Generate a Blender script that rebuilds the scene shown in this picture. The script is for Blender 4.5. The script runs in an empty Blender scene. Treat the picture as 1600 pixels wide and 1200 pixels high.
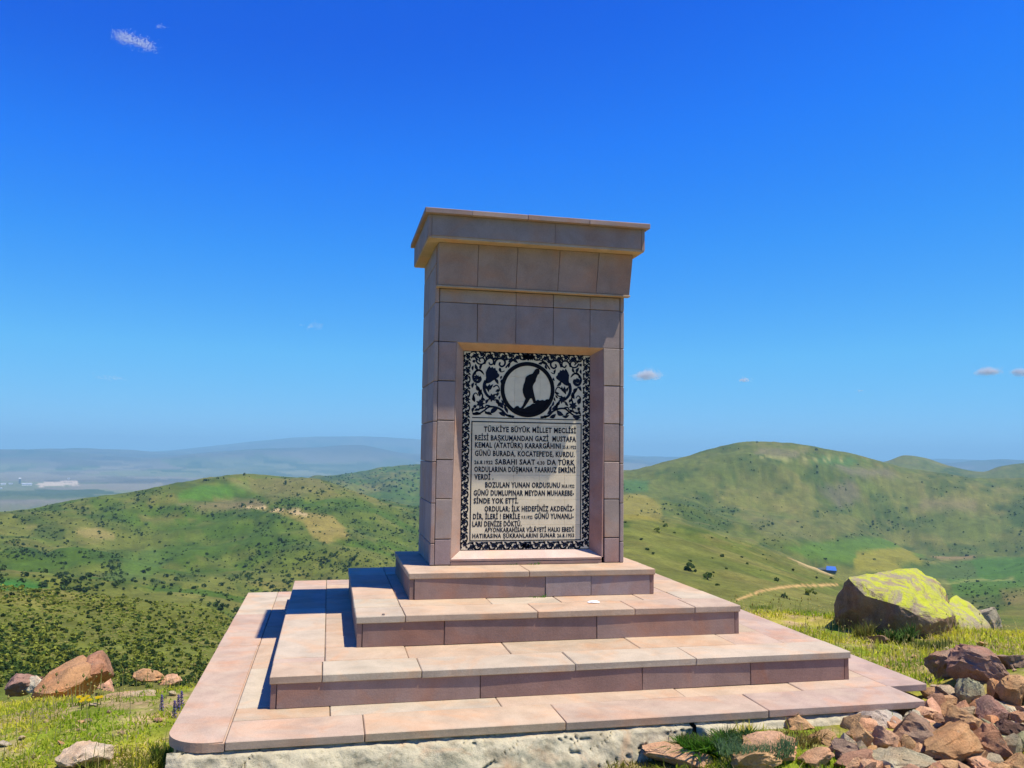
import bpy, bmesh, math, random
import numpy as np
from mathutils import Vector, Matrix, Euler

# ---------------------------------------------------------------- camera, world, sun, exposure
SC = bpy.context.scene
CAM = np.array([-1.4959, -6.1568, 0.8485])
YAW, PITCH, ROLL, FPX = 0.2153, 0.0806, -0.0133, 1295.26
def cam_axes():
    cy, sy = math.cos(YAW), math.sin(YAW); cp, sp = math.cos(PITCH), math.sin(PITCH)
    f = np.array([sy*cp, cy*cp, sp]); right = np.array([cy, -sy, 0.]); up = np.cross(right, f)
    cr, sr = math.cos(ROLL), math.sin(ROLL)
    return right*cr-up*sr, right*sr+up*cr, f
CR, CU, CF = cam_axes()
cam_data = bpy.data.cameras.new('camera'); cam = bpy.data.objects.new('camera', cam_data)
SC.collection.objects.link(cam); SC.camera = cam
cam_data.sensor_width = 36; cam_data.lens = FPX/1600*36
cam_data.clip_start = 0.05; cam_data.clip_end = 200000
cam.matrix_world = Matrix(((CR[0], CU[0], -CF[0], CAM[0]), (CR[1], CU[1], -CF[1], CAM[1]), (CR[2], CU[2], -CF[2], CAM[2]), (0, 0, 0, 1)))

SUN_TO = Vector((0.355, -0.185, 1.0)).normalized()       # from the ground towards the sun
sun_el = math.asin(SUN_TO.z); sun_az = math.atan2(SUN_TO.x, SUN_TO.y)
world = bpy.data.worlds.new('World'); SC.world = world; world.use_nodes = True
nt = world.node_tree; nt.nodes.clear()
sky = nt.nodes.new('ShaderNodeTexSky'); sky.sky_type = 'NISHITA'; sky.sun_disc = False
sky.sun_elevation = sun_el; sky.sun_rotation = sun_az; sky.altitude = 1500
sky.air_density = 1.0; sky.dust_density = 0.2; sky.ozone_density = 3.0
# film-like response of the sky colour (deep saturated blue), the same for every ray
sc_ = nt.nodes.new('ShaderNodeVectorMath'); sc_.operation = 'SCALE'; sc_.inputs['Scale'].default_value = 0.05
cv = nt.nodes.new('ShaderNodeRGBCurve')
CURV = ([(0, 0), (.05, .002), (.063, .006), (.084, .020), (.15, .085), (.283, .17), (1, .5)],
        [(0, 0), (.087, .082), (.107, .138), (.144, .215), (.231, .36), (.342, .43), (1, .7)],
        [(0, 0), (.10, .38), (.168, .56), (.198, .67), (.25, .69), (1, .8)])
for ci, pts_ in enumerate(CURV):
    c_ = cv.mapping.curves[ci]; c_.points[0].location = pts_[0]; c_.points[1].location = pts_[-1]
    for p_ in pts_[1:-1]: c_.points.new(*p_)
    for p_ in c_.points: p_.handle_type = 'VECTOR'
cv.mapping.update()
bgn = nt.nodes.new('ShaderNodeBackground'); bgn.inputs['Strength'].default_value = 1.0      # the 0.05 sky strength sits in the scale node
wo = nt.nodes.new('ShaderNodeOutputWorld')
nt.links.new(sky.outputs[0], sc_.inputs[0]); nt.links.new(sc_.outputs[0], cv.inputs['Color'])
nt.links.new(cv.outputs[0], bgn.inputs['Color']); nt.links.new(bgn.outputs[0], wo.inputs['Surface'])
sl = bpy.data.lights.new('sun', 'SUN'); sl.energy = 5.0; sl.angle = math.radians(0.53); sl.color = (1.0, 0.90, 0.74)
so = bpy.data.objects.new('sun', sl); SC.collection.objects.link(so)
so.rotation_euler = (-SUN_TO).to_track_quat('-Z', 'Y').to_euler(); so.location = (5, -5, 12)
SC.view_settings.view_transform = 'Standard'; SC.view_settings.look = 'None'
SC.view_settings.gamma = 1; SC.view_settings.use_curve_mapping = False
SC.view_settings.exposure = 0.5
HAZE_DENSITY = 0.76e-4

# ---------------------------------------------------------------- helpers
rnd = random.Random(7); NR = np.random.default_rng(7)
COL = SC.collection
def ray(u, v):
    return CF + CR*(u-800)/FPX - CU*(v-600)/FPX
def P(u, v, d):                       # world point seen at pixel (u,v) of the photo, d metres ahead
    return CAM + ray(u, v)*d
def unp(u, v, axis, val):
    d = ray(u, v); return CAM + d*((val-CAM[axis])/d[axis])
def proj(X):
    D = X-CAM; z = D@CF
    return 800+FPX*(D@CR)/z, 600-FPX*(D@CU)/z, z
def lin(c):
    return tuple(((x/255)/12.92 if x/255 <= .04045 else ((x/255+.055)/1.055)**2.4) for x in c)
def link(o, parent=None):
    COL.objects.link(o)
    if parent is not None: o.parent = parent
    return o
def tag(o, label=None, cat=None, group=None, kind=None):
    if label: o['label'] = label
    if cat: o['category'] = cat
    if group: o['group'] = group
    if kind: o['kind'] = kind
    return o
def empty(name, loc=(0, 0, 0), **k):
    o = bpy.data.objects.new(name, None); o.location = loc; o.empty_display_size = .2; COL.objects.link(o); return tag(o, **k)
def pymesh(name, V, F, mat=None, smooth=False, fast=False):
    me = bpy.data.meshes.new(name)
    V = np.asarray(V, dtype=np.float32)
    if fast:
        F = np.asarray(F, dtype=np.int32); n = F.shape[1]
        me.vertices.add(len(V)); me.vertices.foreach_set('co', V.ravel())
        me.loops.add(F.size); me.loops.foreach_set('vertex_index', F.ravel())
        me.polygons.add(len(F)); me.polygons.foreach_set('loop_start', np.arange(0, F.size, n, dtype=np.int32))
        try: me.polygons.foreach_set('loop_total', np.full(len(F), n, dtype=np.int32))
        except Exception: pass
        me.update(calc_edges=True)
    else:
        me.from_pydata([tuple(map(float, v)) for v in V], [], [tuple(map(int, f)) for f in F])
    if smooth: me.polygons.foreach_set('use_smooth', np.ones(len(me.polygons), dtype=bool))
    if mat: me.materials.append(mat)
    me.update(); return me
def mobj(name, V, F, mat=None, parent=None, smooth=False, fast=False):
    return link(bpy.data.objects.new(name, pymesh(name, V, F, mat, smooth, fast)), parent)
def bmobj(name, bm, mat=None, parent=None, smooth=None):
    me = bpy.data.meshes.new(name); bm.normal_update(); bm.to_mesh(me); bm.free()
    if mat: me.materials.append(mat)
    if smooth is not None:
        me.shade_smooth(); me.set_sharp_from_angle(angle=math.radians(smooth))
    return link(bpy.data.objects.new(name, me), parent)
def setcolors(me, cols):              # per-vertex colour attribute
    a = me.color_attributes.new('tone', 'FLOAT_COLOR', 'POINT')
    c = np.ones((len(cols), 4), dtype=np.float32); c[:, :3] = cols; a.data.foreach_set('color', c.ravel())

def hash2(ix, iy, s):
    h = (ix.astype(np.int64)*374761393 + iy.astype(np.int64)*668265263 + s*974634777) & 0xffffffff
    h = ((h ^ (h >> 13))*1274126177) & 0xffffffff
    return ((h ^ (h >> 16)) & 0xffff)/65535.0
def vnoise(x, y, s=0):
    ix = np.floor(x); iy = np.floor(y); fx = x-ix; fy = y-iy
    fx = fx*fx*fx*(fx*(fx*6-15)+10); fy = fy*fy*fy*(fy*(fy*6-15)+10)
    a = hash2(ix, iy, s); b = hash2(ix+1, iy, s); c = hash2(ix, iy+1, s); d = hash2(ix+1, iy+1, s)
    return (a*(1-fx)+b*fx)*(1-fy)+(c*(1-fx)+d*fx)*fy
def fbm(x, y, s=0, o=4, g=.5):
    r = 0; a = 1; t = 0
    for i in range(o):
        r = r+a*vnoise(x*2**i+i*17.3, y*2**i+i*9.1, s+i); t += a; a *= g
    return r/t
def sstep(a, b, x):
    t = np.clip((x-a)/(b-a), 0, 1); return t*t*(3-2*t)

# ---------------------------------------------------------------- materials
def new_mat(name):
    m = bpy.data.materials.new(name); m.use_nodes = True; n = m.node_tree; n.nodes.clear()
    o = n.nodes.new('ShaderNodeOutputMaterial'); b = n.nodes.new('ShaderNodeBsdfPrincipled')
    n.links.new(b.outputs[0], o.inputs[0]); return m, n, b
def N(n, t, **k):
    x = n.nodes.new(t)
    for a, v in k.items():
        if a.startswith('i_'): x.inputs[a[2:].replace('_', ' ')].default_value = v
        else: setattr(x, a, v)
    return x
def noise(n, scale, detail=6, rough=.6, coord=None, dist=0):
    x = N(n, 'ShaderNodeTexNoise'); x.inputs['Scale'].default_value = scale; x.inputs['Detail'].default_value = detail
    x.inputs['Roughness'].default_value = rough; x.inputs['Distortion'].default_value = dist
    if coord is not None: n.links.new(coord, x.inputs['Vector'])
    return x.outputs['Fac']
def ramp(n, fac, stops):
    r = N(n, 'ShaderNodeValToRGB'); cr = r.color_ramp
    while len(cr.elements) > 1: cr.elements.remove(cr.elements[-1])
    cr.elements[0].position = stops[0][0]; cr.elements[0].color = (*stops[0][1], 1)
    for p, c in stops[1:]:
        e = cr.elements.new(p); e.color = (*c, 1)
    n.links.new(fac, r.inputs[0]); return r.outputs[0]
def gray(v): return (v, v, v)
def mix(n, a, b, fac, mode='MIX'):
    m = N(n, 'ShaderNodeMixRGB', blend_type=mode)
    for i, s in ((0, fac), (1, a), (2, b)):
        if isinstance(s, (int, float)): m.inputs[i].default_value = s
        elif isinstance(s, tuple): m.inputs[i].default_value = (*s, 1) if len(s) == 3 else s
        else: n.links.new(s, m.inputs[i])
    return m.outputs[0]
def bump(n, b, h, strength=.3, dist=.01, prev=None):
    x = N(n, 'ShaderNodeBump'); x.inputs['Strength'].default_value = strength; x.inputs['Distance'].default_value = dist
    n.links.new(h, x.inputs['Height'])
    if prev is not None: n.links.new(prev, x.inputs['Normal'])
    n.links.new(x.outputs[0], b.inputs['Normal']); return x.outputs[0]
def wcoord(n):
    g = N(n, 'ShaderNodeNewGeometry'); return g.outputs['Position']
def pt_rand(n, coord):               # object coords + per-object offset
    oi = N(n, 'ShaderNodeObjectInfo'); tc = N(n, 'ShaderNodeTexCoord')
    va = N(n, 'ShaderNodeVectorMath', operation='MULTIPLY_ADD')
    cx = N(n, 'ShaderNodeCombineXYZ'); n.links.new(oi.outputs['Random'], cx.inputs[0]); n.links.new(oi.outputs['Random'], cx.inputs[1])
    n.links.new(cx.outputs[0], va.inputs[0]); va.inputs[1].default_value = (37, 91, 11); n.links.new(tc.outputs['Object'], va.inputs[2])
    return va.outputs[0], oi

def stone_mat(name, grain=1.0, stain=.5, dust=.0):
    m, n, b = new_mat(name)
    co, oi = pt_rand(n, None); w = wcoord(n)
    base = oi.outputs['Color']
    cl = noise(n, 5, 5, .6, co, .6)
    c = mix(n, base, ramp(n, cl, [(.3, gray(.82)), (.7, gray(1.12))]), .9, 'MULTIPLY')
    # banding of the volcanic tuff, ferrous warm patches
    wp = noise(n, 2.2, 4, .55, co, 1.5)
    c = mix(n, c, mix(n, c, (1.12, .93, .80), 1.0, 'MULTIPLY'), ramp(n, wp, [(.48, gray(0)), (.66, gray(1))]))
    gr = noise(n, 180, 3, .7, co)
    c = mix(n, c, ramp(n, gr, [(.3, gray(1-.22*grain)), (.7, gray(1+.16*grain))]), 1, 'MULTIPLY')
    sp = noise(n, 60, 2, .5, co)
    c = mix(n, c, (.16, .11, .10), ramp(n, sp, [(.70, gray(0)), (.78, gray(.45*grain))]))
    mp = N(n, 'ShaderNodeMapping'); mp.inputs['Scale'].default_value = (7, 7, 1.1); n.links.new(w, mp.inputs['Vector'])
    gn = N(n, 'ShaderNodeNewGeometry'); sn = N(n, 'ShaderNodeSeparateXYZ'); n.links.new(gn.outputs['True Normal'], sn.inputs[0])
    vert = ramp(n, sn.outputs[2], [(.0, gray(1)), (.4, gray(0))])
    sk = ramp(n, noise(n, 1, 5, .65, mp.outputs[0]), [(.50, gray(0)), (.75, gray(.30))])
    c = mix(n, c, mix(n, c, (.62, .55, .50), 1.0, 'MULTIPLY'), mix(n, sk, vert, 1, 'MULTIPLY'))
    dustn = ramp(n, noise(n, 3.5, 7, .7, w, .5), [(.45, gray(0)), (.68, gray(.40))])
    c = mix(n, c, (.52, .43, .31), mix(n, dustn, ramp(n, sn.outputs[2], [(.4, gray(0)), (.9, gray(1))]), 1, 'MULTIPLY'))
    st = noise(n, 1.6, 6, .7, w, .8)
    c = mix(n, c, (.20, .15, .12), ramp(n, st, [(.55, gray(0)), (.78, gray(.5*stain))]))
    n.links.new(c, b.inputs['Base Color']); b.inputs['Roughness'].default_value = .8
    b.inputs['Specular IOR Level'].default_value = .25
    h = noise(n, 90, 5, .7, co); pr = bump(n, b, h, .35, .004)
    bump(n, b, noise(n, 9, 3, .5, co), .25, .01, pr)
    return m
M_SLAB = stone_mat('pink_tuff_slab', .8, .5)
M_BLOCK = stone_mat('grey_pink_tuff', .8, .45)
def simple_mat(name, col, rough=.8, var=.15, scale=30, bmp=.2, spec=.3, bd=.005):
    m, n, b = new_mat(name); co, oi = pt_rand(n, None)
    c = mix(n, col, ramp(n, noise(n, scale, 6, .65, co), [(.3, gray(1-var)), (.7, gray(1+var))]), 1, 'MULTIPLY')
    n.links.new(c, b.inputs['Base Color']); b.inputs['Roughness'].default_value = rough; b.inputs['Specular IOR Level'].default_value = spec
    if bmp: bump(n, b, noise(n, scale*2, 5, .7, co), bmp, bd)
    return m
M_MORTAR = simple_mat('dark_mortar', (.10, .085, .075), .95, .3, 40, .5)
M_CONC = simple_mat('core_concrete', (.2, .18, .16), .95, .25, 12, .4)
M_TILE = simple_mat('cream_glazed_tile', (.72, .63, .43), .5, .10, 9, .05, .12)
M_INK = simple_mat('navy_glaze', (.008, .012, .026), .5, .3, 20, 0, .08)
M_BLACK = simple_mat('black_glaze', (.007, .007, .010), .5, .3, 20, 0, .08)

def rock_mat(name, lichen=None, lamt=.5, spots=(.40, .38, .26)):
    m, n, b = new_mat(name); co, oi = pt_rand(n, None)
    base = oi.outputs['Color']
    a = noise(n, 7, 8, .65, co, .4)
    c = mix(n, base, ramp(n, a, [(.28, gray(.55)), (.5, gray(.95)), (.72, gray(1.3))]), 1, 'MULTIPLY')
    c = mix(n, c, mix(n, c, (1.18, .88, .72), 1.0, 'MULTIPLY'), ramp(n, noise(n, 3.1, 5, .6, co, 1), [(.48, gray(0)), (.68, gray(.7))]))
    c = mix(n, c, ramp(n, noise(n, 120, 4, .8, co), [(.3, gray(.72)), (.7, gray(1.25))]), 1, 'MULTIPLY')
    c = mix(n, c, spots, ramp(n, noise(n, 11, 8, .75, co, .2), [(.60, gray(0)), (.70, gray(.55))]))
    if lichen:
        g = N(n, 'ShaderNodeNewGeometry'); sx = N(n, 'ShaderNodeSeparateXYZ'); n.links.new(g.outputs['Normal'], sx.inputs[0])
        up = ramp(n, sx.outputs[2], [(.15, gray(0)), (.6, gray(1))])
        l = ramp(n, noise(n, 4.6, 12, .80, co, .6), [(.50-.15*lamt, gray(0)), (.60-.15*lamt, gray(1))])
        pale = mix(n, c, (.33, .29, .20), ramp(n, noise(n, 6, 8, .7, co), [(.35, gray(.2)), (.55, gray(.85))]))
        c = mix(n, c, pale, up)
        c = mix(n, c, lichen, mix(n, l, up, 1, 'MULTIPLY'))
    n.links.new(c, b.inputs['Base Color']); b.inputs['Roughness'].default_value = .9; b.inputs['Specular IOR Level'].default_value = .15
    pr = bump(n, b, noise(n, 14, 9, .72, co), .9, .045)
    bump(n, b, noise(n, 70, 5, .75, co), .6, .006, pr)
    return m
M_ROCK = rock_mat('weathered_volcanic_rock')
M_LICH = rock_mat('lichen_covered_rock', (.46, .50, .045), .40)

def vc_mat(name, var=.35, scale=3., rough=.95, bmp=.4, bd=.05, trans=0, world_co=True, fine=None):
    m, n, b = new_mat(name); at = N(n, 'ShaderNodeVertexColor', layer_name='tone')
    co = wcoord(n)
    c = mix(n, at.outputs[0], ramp(n, noise(n, scale, 8, .7, co), [(.28, gray(1-var)), (.72, gray(1+var))]), 1, 'MULTIPLY')
    if fine: c = mix(n, c, ramp(n, noise(n, fine, 6, .8, co), [(.3, gray(.6)), (.7, gray(1.4))]), 1, 'MULTIPLY')
    n.links.new(c, b.inputs['Base Color']); b.inputs['Roughness'].default_value = rough; b.inputs['Specular IOR Level'].default_value = .1
    if bmp: bump(n, b, noise(n, scale*2.5, 8, .7, co), bmp, bd)
    if trans:
        t = N(n, 'ShaderNodeBsdfTranslucent'); n.links.new(c, t.inputs[0]); ms = N(n, 'ShaderNodeMixShader'); ms.inputs[0].default_value = trans
        out = [x for x in n.nodes if x.type == 'OUTPUT_MATERIAL'][0]
        n.links.new(b.outputs[0], ms.inputs[1]); n.links.new(t.outputs[0], ms.inputs[2]); n.links.new(ms.outputs[0], out.inputs[0])
    return m
M_TERR = vc_mat('hill_turf', .30, .05, .95, .35, 1.5, fine=.45)
M_SOIL = vc_mat('stony_turf', .45, 3.0, .95, .8, .03, fine=40)
M_GRASS = vc_mat('grass_blades', .15, 2.0, .6, 0, trans=.6)
M_BUSH = vc_mat('scrub_leaves', .25, .8, .7, 0, trans=.35)
M_FOUND, nf, bf = new_mat('rough_lime_concrete'); cf, _o = pt_rand(nf, None)
c_ = mix(nf, (.50, .455, .31), (.30, .26, .17), ramp(nf, noise(nf, 7, 8, .7, cf, .5), [(.46, gray(0)), (.62, gray(.8))]))
c_ = mix(nf, c_, (.15, .14, .08), ramp(nf, noise(nf, 38, 7, .8, cf), [(.55, gray(0)), (.68, gray(.8))]))
c_ = mix(nf, c_, (.50, .30, .16), ramp(nf, noise(nf, 3.2, 5, .6, cf, 1), [(.58, gray(0)), (.68, gray(.5))]))
nf.links.new(c_, bf.inputs['Base Color']); bf.inputs['Roughness'].default_value = .95; bf.inputs['Specular IOR Level'].default_value = .1
p_ = bump(nf, bf, noise(nf, 22, 9, .75, cf), .8, .012); bump(nf, bf, noise(nf, 90, 5, .8, cf), .6, .003, p_)

# ---------------------------------------------------------------- near ground
YCX = [-12, -2.4, -1, 2.5, 3.5, 5, 9, 14]; YCY = [.35, .62, 2.9, 2.9, 2.3, 1.1, .3, 0]
BX = [-12, -2.6, 2.0, 3.0, 9, 14]; BZ = [-.86, -.84, -.80, -.77, -.79, -.80]
def zground(x, y, detail=True):
    x = np.asarray(x, float); y = np.asarray(y, float)
    yc = np.interp(x, YCX, YCY); b = np.interp(x, BX, BZ)
    s = (y-yc)/.45; sp = np.where(s > 20, s, np.log1p(np.exp(np.minimum(s, 20))))*.45
    z = b-.5*sp
    # gentle fall towards the left of the hilltop and behind the camera
    z = z-.03*np.maximum(-x-3, 0)-.02*np.maximum(-y-4, 0)
    if detail:
        z = z+(fbm(x*.8, y*.8, 3, 3)-.5)*.10+(fbm(x*3.5, y*3.5, 5, 3)-.5)*.05
        z = z+(fbm(x*14, y*14, 8, 2)-.5)*.02
    z = z+.09*sstep(-2.0, -.3, x)*sstep(-1.0, -1.9, y)*sstep(-5, -3, y)
    z = z+.11*sstep(.0, 1.2, x)*sstep(-.6, -1.5, y)*sstep(-4.2, -2.4, y)*sstep(5.5, 3.2, x)
    z = z+.11*sstep(2.25, 3.0, x)*sstep(-.2, -1.0, y)*sstep(-4.2, -2.4, y)*sstep(6.5, 4.5, x)
    lim = -.64-.10*sstep(-2.15, -2.5, y)+.06*sstep(-2.1, -2.6, y)*sstep(1.2, 2.0, x)
    z = np.where((y < 0) & (x < 2.5) & (x > -2.6), np.minimum(z, np.maximum(lim, -.70)), z)
    # cleared around the plinth
    ins = sstep(.12, 0, np.maximum(np.maximum(-2.15-x, x-2.0), np.maximum(-1.75-y, y-2.3)))
    z = np.where(ins > 0, np.minimum(z, -.80*ins+z*(1-ins)), z)
    return z
def hit(u, v):                        # where the view ray of a pixel meets the near ground
    d = ray(u, v); t = 3.0
    for i in range(400):
        p = CAM+d*t
        if p[2] < float(zground(p[0], p[1])): break
        t += .04
    return CAM+d*(t-.02)
def grid_mesh(name, xs, ys, zf, mat):
    X, Y = np.meshgrid(xs, ys); Z = zf(X, Y); V = np.stack([X, Y, Z], -1).reshape(-1, 3)
    nx, ny = len(xs), len(ys); i = np.arange(ny-1)[:, None]*nx+np.arange(nx-1)[None]
    F = np.stack([i, i+1, i+nx+1, i+nx], -1).reshape(-1, 4)
    return pymesh(name, V, F, mat, True, True), V
G_GREEN = np.array([.15, .20, .018]); G_YEL = np.array([.30, .27, .05]); G_SOIL = np.array([.32, .23, .13]); G_PINK = np.array([.42, .28, .19])
def ground_tone(x, y):
    a = fbm(x*1.3, y*1.3, 21, 4)[..., None]; b = fbm(x*3.1, y*3.1, 31, 4)[..., None]; c = fbm(x*9, y*9, 41, 3)[..., None]
    t = G_GREEN*(1-sstep(.4, .6, a))+G_YEL*sstep(.4, .6, a)
    t = t*(1-.75*sstep(.52, .66, b))+G_SOIL*.75*sstep(.52, .66, b)
    t = t*(1-.5*sstep(.62, .7, c))+G_PINK*.5*sstep(.62, .7, c)
    return t
me, V = grid_mesh('hilltop_ground', np.arange(-10, 13.01, .06), np.arange(-9, 9.01, .06), zground, M_SOIL)
setcolors(me, ground_tone(V[:, 0], V[:, 1]))
tag(link(bpy.data.objects.new('hilltop_ground', me)), kind='structure')

# ---------------------------------------------------------------- far terrain: ridges, valleys, plain, mountains
# every column: (photo column, [(distance m, photo row) ...]) read off the ridge lines
KR = {}
cols = [-500, 0, 120, 220, 340, 400, 470, 560, 650, 800, 970, 1060, 1110, 1170, 1230, 1290, 1340, 1385, 1415, 1440, 1480, 1535, 1560, 1600, 2100]
A_r = [240, 240, 250, 255, 260, 265, 270, 280, 320, 400, 480, 520, 530, 540, 550, 560, 560, 560, 560, 560, 560, 560, 560, 560, 560]
A_v = [905, 915, 926, 936, 952, 985, 1020, 1040, 1000, 880, 805, 816, 828, 846, 868, 892, 915, 930, 940, 945, 950, 955, 955, 955, 970]
F_v = [1062]*9+[1010, 985, 985, 990, 995, 1000, 1000, 1000, 1000, 1000, 1000, 1000, 1000, 1000, 1000, 1010]   # at 120 m
B0_v = [905, 918, 926, 934, 946, 958, 970, 975, 960, 880, 800, 812, 822, 838, 860, 884, 900, 908, 914, 916, 920, 925, 925, 925, 940]
B1_v = [855, 860, 858, 856, 850, 842, 835, 840, 850, 830, 770, 776, 782, 792, 806, 826, 842, 850, 855, 857, 860, 862, 862, 862, 870]
B_r = [1300, 1300, 1350, 1400, 1450, 1450, 1450, 1400, 1350, 1500, 1900, 2000, 2050, 2100, 2100, 2150, 2200, 2250, 2300, 2300, 2300, 2350, 2400, 2400, 2400]
B_v = [806, 796, 781, 768, 747, 740, 748, 772, 790, 760, 737, 715, 701, 690, 692, 702, 711, 722, 730, 735, 741, 747, 747, 746, 740]
C_v = [830, 820, 815, 800, 780, 768, 752, 737, 726, 720, 745, 742, 740, 738, 736, 733, 731, 720, 711, 714, 727, 737, 729, 724, 726]
H_v = [712, 712, 712, 712, 706, 700, 697, 698, 706, 712, 716, 718, 720, 721, 722, 723, 723, 723, 723, 722, 720, 719, 720, 722, 728]
G_v = [700, 702, 703, 702, 690, 684, 678, 676, 684, 690, 706, 712, 716, 718, 718, 718, 718, 718, 717, 716, 715, 716, 718, 720, 726]
def az_of(u):
    d = ray(u, 700); return math.atan2(d[0], d[1])
def z_of(u, v, r):
    d = ray(u, v); return CAM[2]+r*d[2]/math.hypot(d[0], d[1])
PLAIN = -335.
prof = []
for i, u in enumerate(cols):
    k = []
    k.append((12, -8.0)); k.append((30, min(-17., z_of(u, F_v[i], 30)-4)))
    k.append((120, z_of(u, F_v[i], 120)))
    k.append(((120*A_r[i])**.5, z_of(u, (F_v[i]*.45+A_v[i]*.55)+4, (120*A_r[i])**.5)))
    k.append((A_r[i], z_of(u, A_v[i], A_r[i])))
    rv = A_r[i]*1.35; k.append((rv, z_of(u, A_v[i]+10, rv)-6))
    r0 = A_r[i]*1.9; k.append((r0, z_of(u, B0_v[i], r0)))
    r1 = (r0*B_r[i])**.5*1.08; k.append((r1, z_of(u, B1_v[i], r1)))
    k.append((B_r[i], z_of(u, B_v[i], B_r[i])))
    r2 = B_r[i]*1.35; k.append((r2, z_of(u, max(B_v[i], C_v[i])+14, r2)))
    k.append((3900, z_of(u, C_v[i], 3900)))
    k.append((5200, PLAIN+20)); k.append((8500, PLAIN)); k.append((12500, PLAIN+15))
    k.append((16000, z_of(u, H_v[i]+3*math.sin(u*.031), 16000))); k.append((19000, -120.))
    k.append((24000, z_of(u, G_v[i]+5, 24000))); k.append((40000, -300.))
    prof.append(k)
cols_az = np.array([az_of(u) for u in cols])
KRa = np.array([[p[0] for p in k] for k in prof]); KZa = np.array([[p[1] for p in k] for k in prof])
def cubic_interp(x, xp, F):           # smooth (Catmull-Rom) interpolation across columns
    n = len(xp); i = np.clip(np.searchsorted(xp, x)-1, 0, n-2)
    x0, x1 = xp[i], xp[i+1]; t = np.clip((x-x0)/(x1-x0), 0, 1)[:, None]
    m = np.gradient(F, xp, axis=0); h = (x1-x0)[:, None]
    # limit slopes so that narrow spans do not overshoot
    d = np.diff(F, axis=0)/np.diff(xp)[:, None]
    lim = np.zeros_like(m); lim[1:-1] = np.where(np.sign(d[:-1]) == np.sign(d[1:]), np.minimum(np.abs(d[:-1]), np.abs(d[1:]))*1.5, np.abs(m[1:-1])*.0)
    m = np.sign(m)*np.minimum(np.abs(m), lim)
    return (F[i]*(2*t**3-3*t**2+1)+m[i]*h*(t**3-2*t**2+t)+F[i+1]*(-2*t**3+3*t**2)+m[i+1]*h*(t**3-t**2))
az_f = np.arange(math.radians(-23), math.radians(48), math.radians(.075))
az_c1 = np.arange(math.radians(48.5), math.radians(337), math.radians(3.0))
AZ = np.concatenate([az_f, az_c1, [math.radians(337)]])
azq = np.where(AZ > math.radians(192), AZ-2*math.pi, AZ)
azq = np.clip(azq, cols_az[0], cols_az[-1])
RK = cubic_interp(azq, cols_az, np.log(KRa)); ZK = cubic_interp(azq, cols_az, KZa)
RR = np.concatenate([np.geomspace(12, 100, 26)[:-1], np.geomspace(100, 4200, 250)[:-1], np.geomspace(4200, 40000, 80)])
def hermite_col(x, xp, fp):
    i = np.clip(np.searchsorted(xp, x)-1, 0, len(xp)-2)
    h = np.diff(xp); d = np.diff(fp)/h
    m = np.zeros(len(xp)); m[0] = d[0]; m[-1] = d[-1]
    s = d[:-1]*d[1:] > 0
    m[1:-1] = np.where(s, 2*d[:-1]*d[1:]/np.where(s, d[:-1]+d[1:], 1), 0)
    t = np.clip((x-xp[i])/h[i], 0, 1)
    return fp[i]*(2*t**3-3*t**2+1)+m[i]*h[i]*(t**3-2*t**2+t)+fp[i+1]*(-2*t**3+3*t**2)+m[i+1]*h[i]*(t**3-t**2)
lr = np.log(RR); Z = np.empty((len(AZ), len(RR)))
for j in range(len(AZ)):
    # interpolate the slope angle so that crests stay where they were read
    zk = ZK[j]; rk = RK[j]
    tanv = (zk-CAM[2])/np.exp(rk)
    Z[j] = CAM[2]+hermite_col(lr, rk, tanv)*RR
X = CAM[0]+np.sin(AZ)[:, None]*RR[None]; Y = CAM[1]+np.cos(AZ)[:, None]*RR[None]
def ridged(x, y, s, o=3):
    r = 0; a = 1; t = 0
    for i in range(o):
        q = 1-np.abs(2*vnoise(x*2**i, y*2**i, s+i)-1); r = r+a*q; t += a; a *= .5
    return r/t
wx = X+(fbm(X/300, Y/300, 51, 3)-.5)*260; wy = Y+(fbm(X/300+7, Y/300, 52, 3)-.5)*260
gul = 1-ridged(wx/230, wy/330, 60, 3)                      # gullies down the slopes
bumps = fbm(X/60, Y/60, 70, 4)-.5
amp = np.clip((RR-90)/400, 0, 1)*np.clip((9000-RR)/5000, 0, 1)
keep = np.ones_like(Z)
for kk in (4, 8, 10, 14, 16):                                       # protect the crests
    keep *= 1-.8*np.exp(-((lr[None]-RK[:, kk][:, None])/.07)**2)
Z += amp[None]*keep*((gul-.45)*34+bumps*9)*np.clip(RR/700, .25, 1.2)[None]
Z += (np.clip(RR/200, .2, 1)*np.clip((4000-RR)/2000, 0, 1))[None]*(fbm(X/14, Y/14, 75, 3)-.5)*2.2
farm = np.clip((RR-9500)/4000, 0, 1)[None]*keep
Z += farm*((ridged(X/3500, Y/3500, 80, 4)-.55)*190)*np.clip((22000-RR)/4000, .35, 1)[None]
Z += (np.clip((RR-12500)/3000, 0, 1)*np.clip((26000-RR)/2000, 0, 1))[None]*((fbm(X/2600, Y/2600, 160, 5)-.5)*190)
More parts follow.
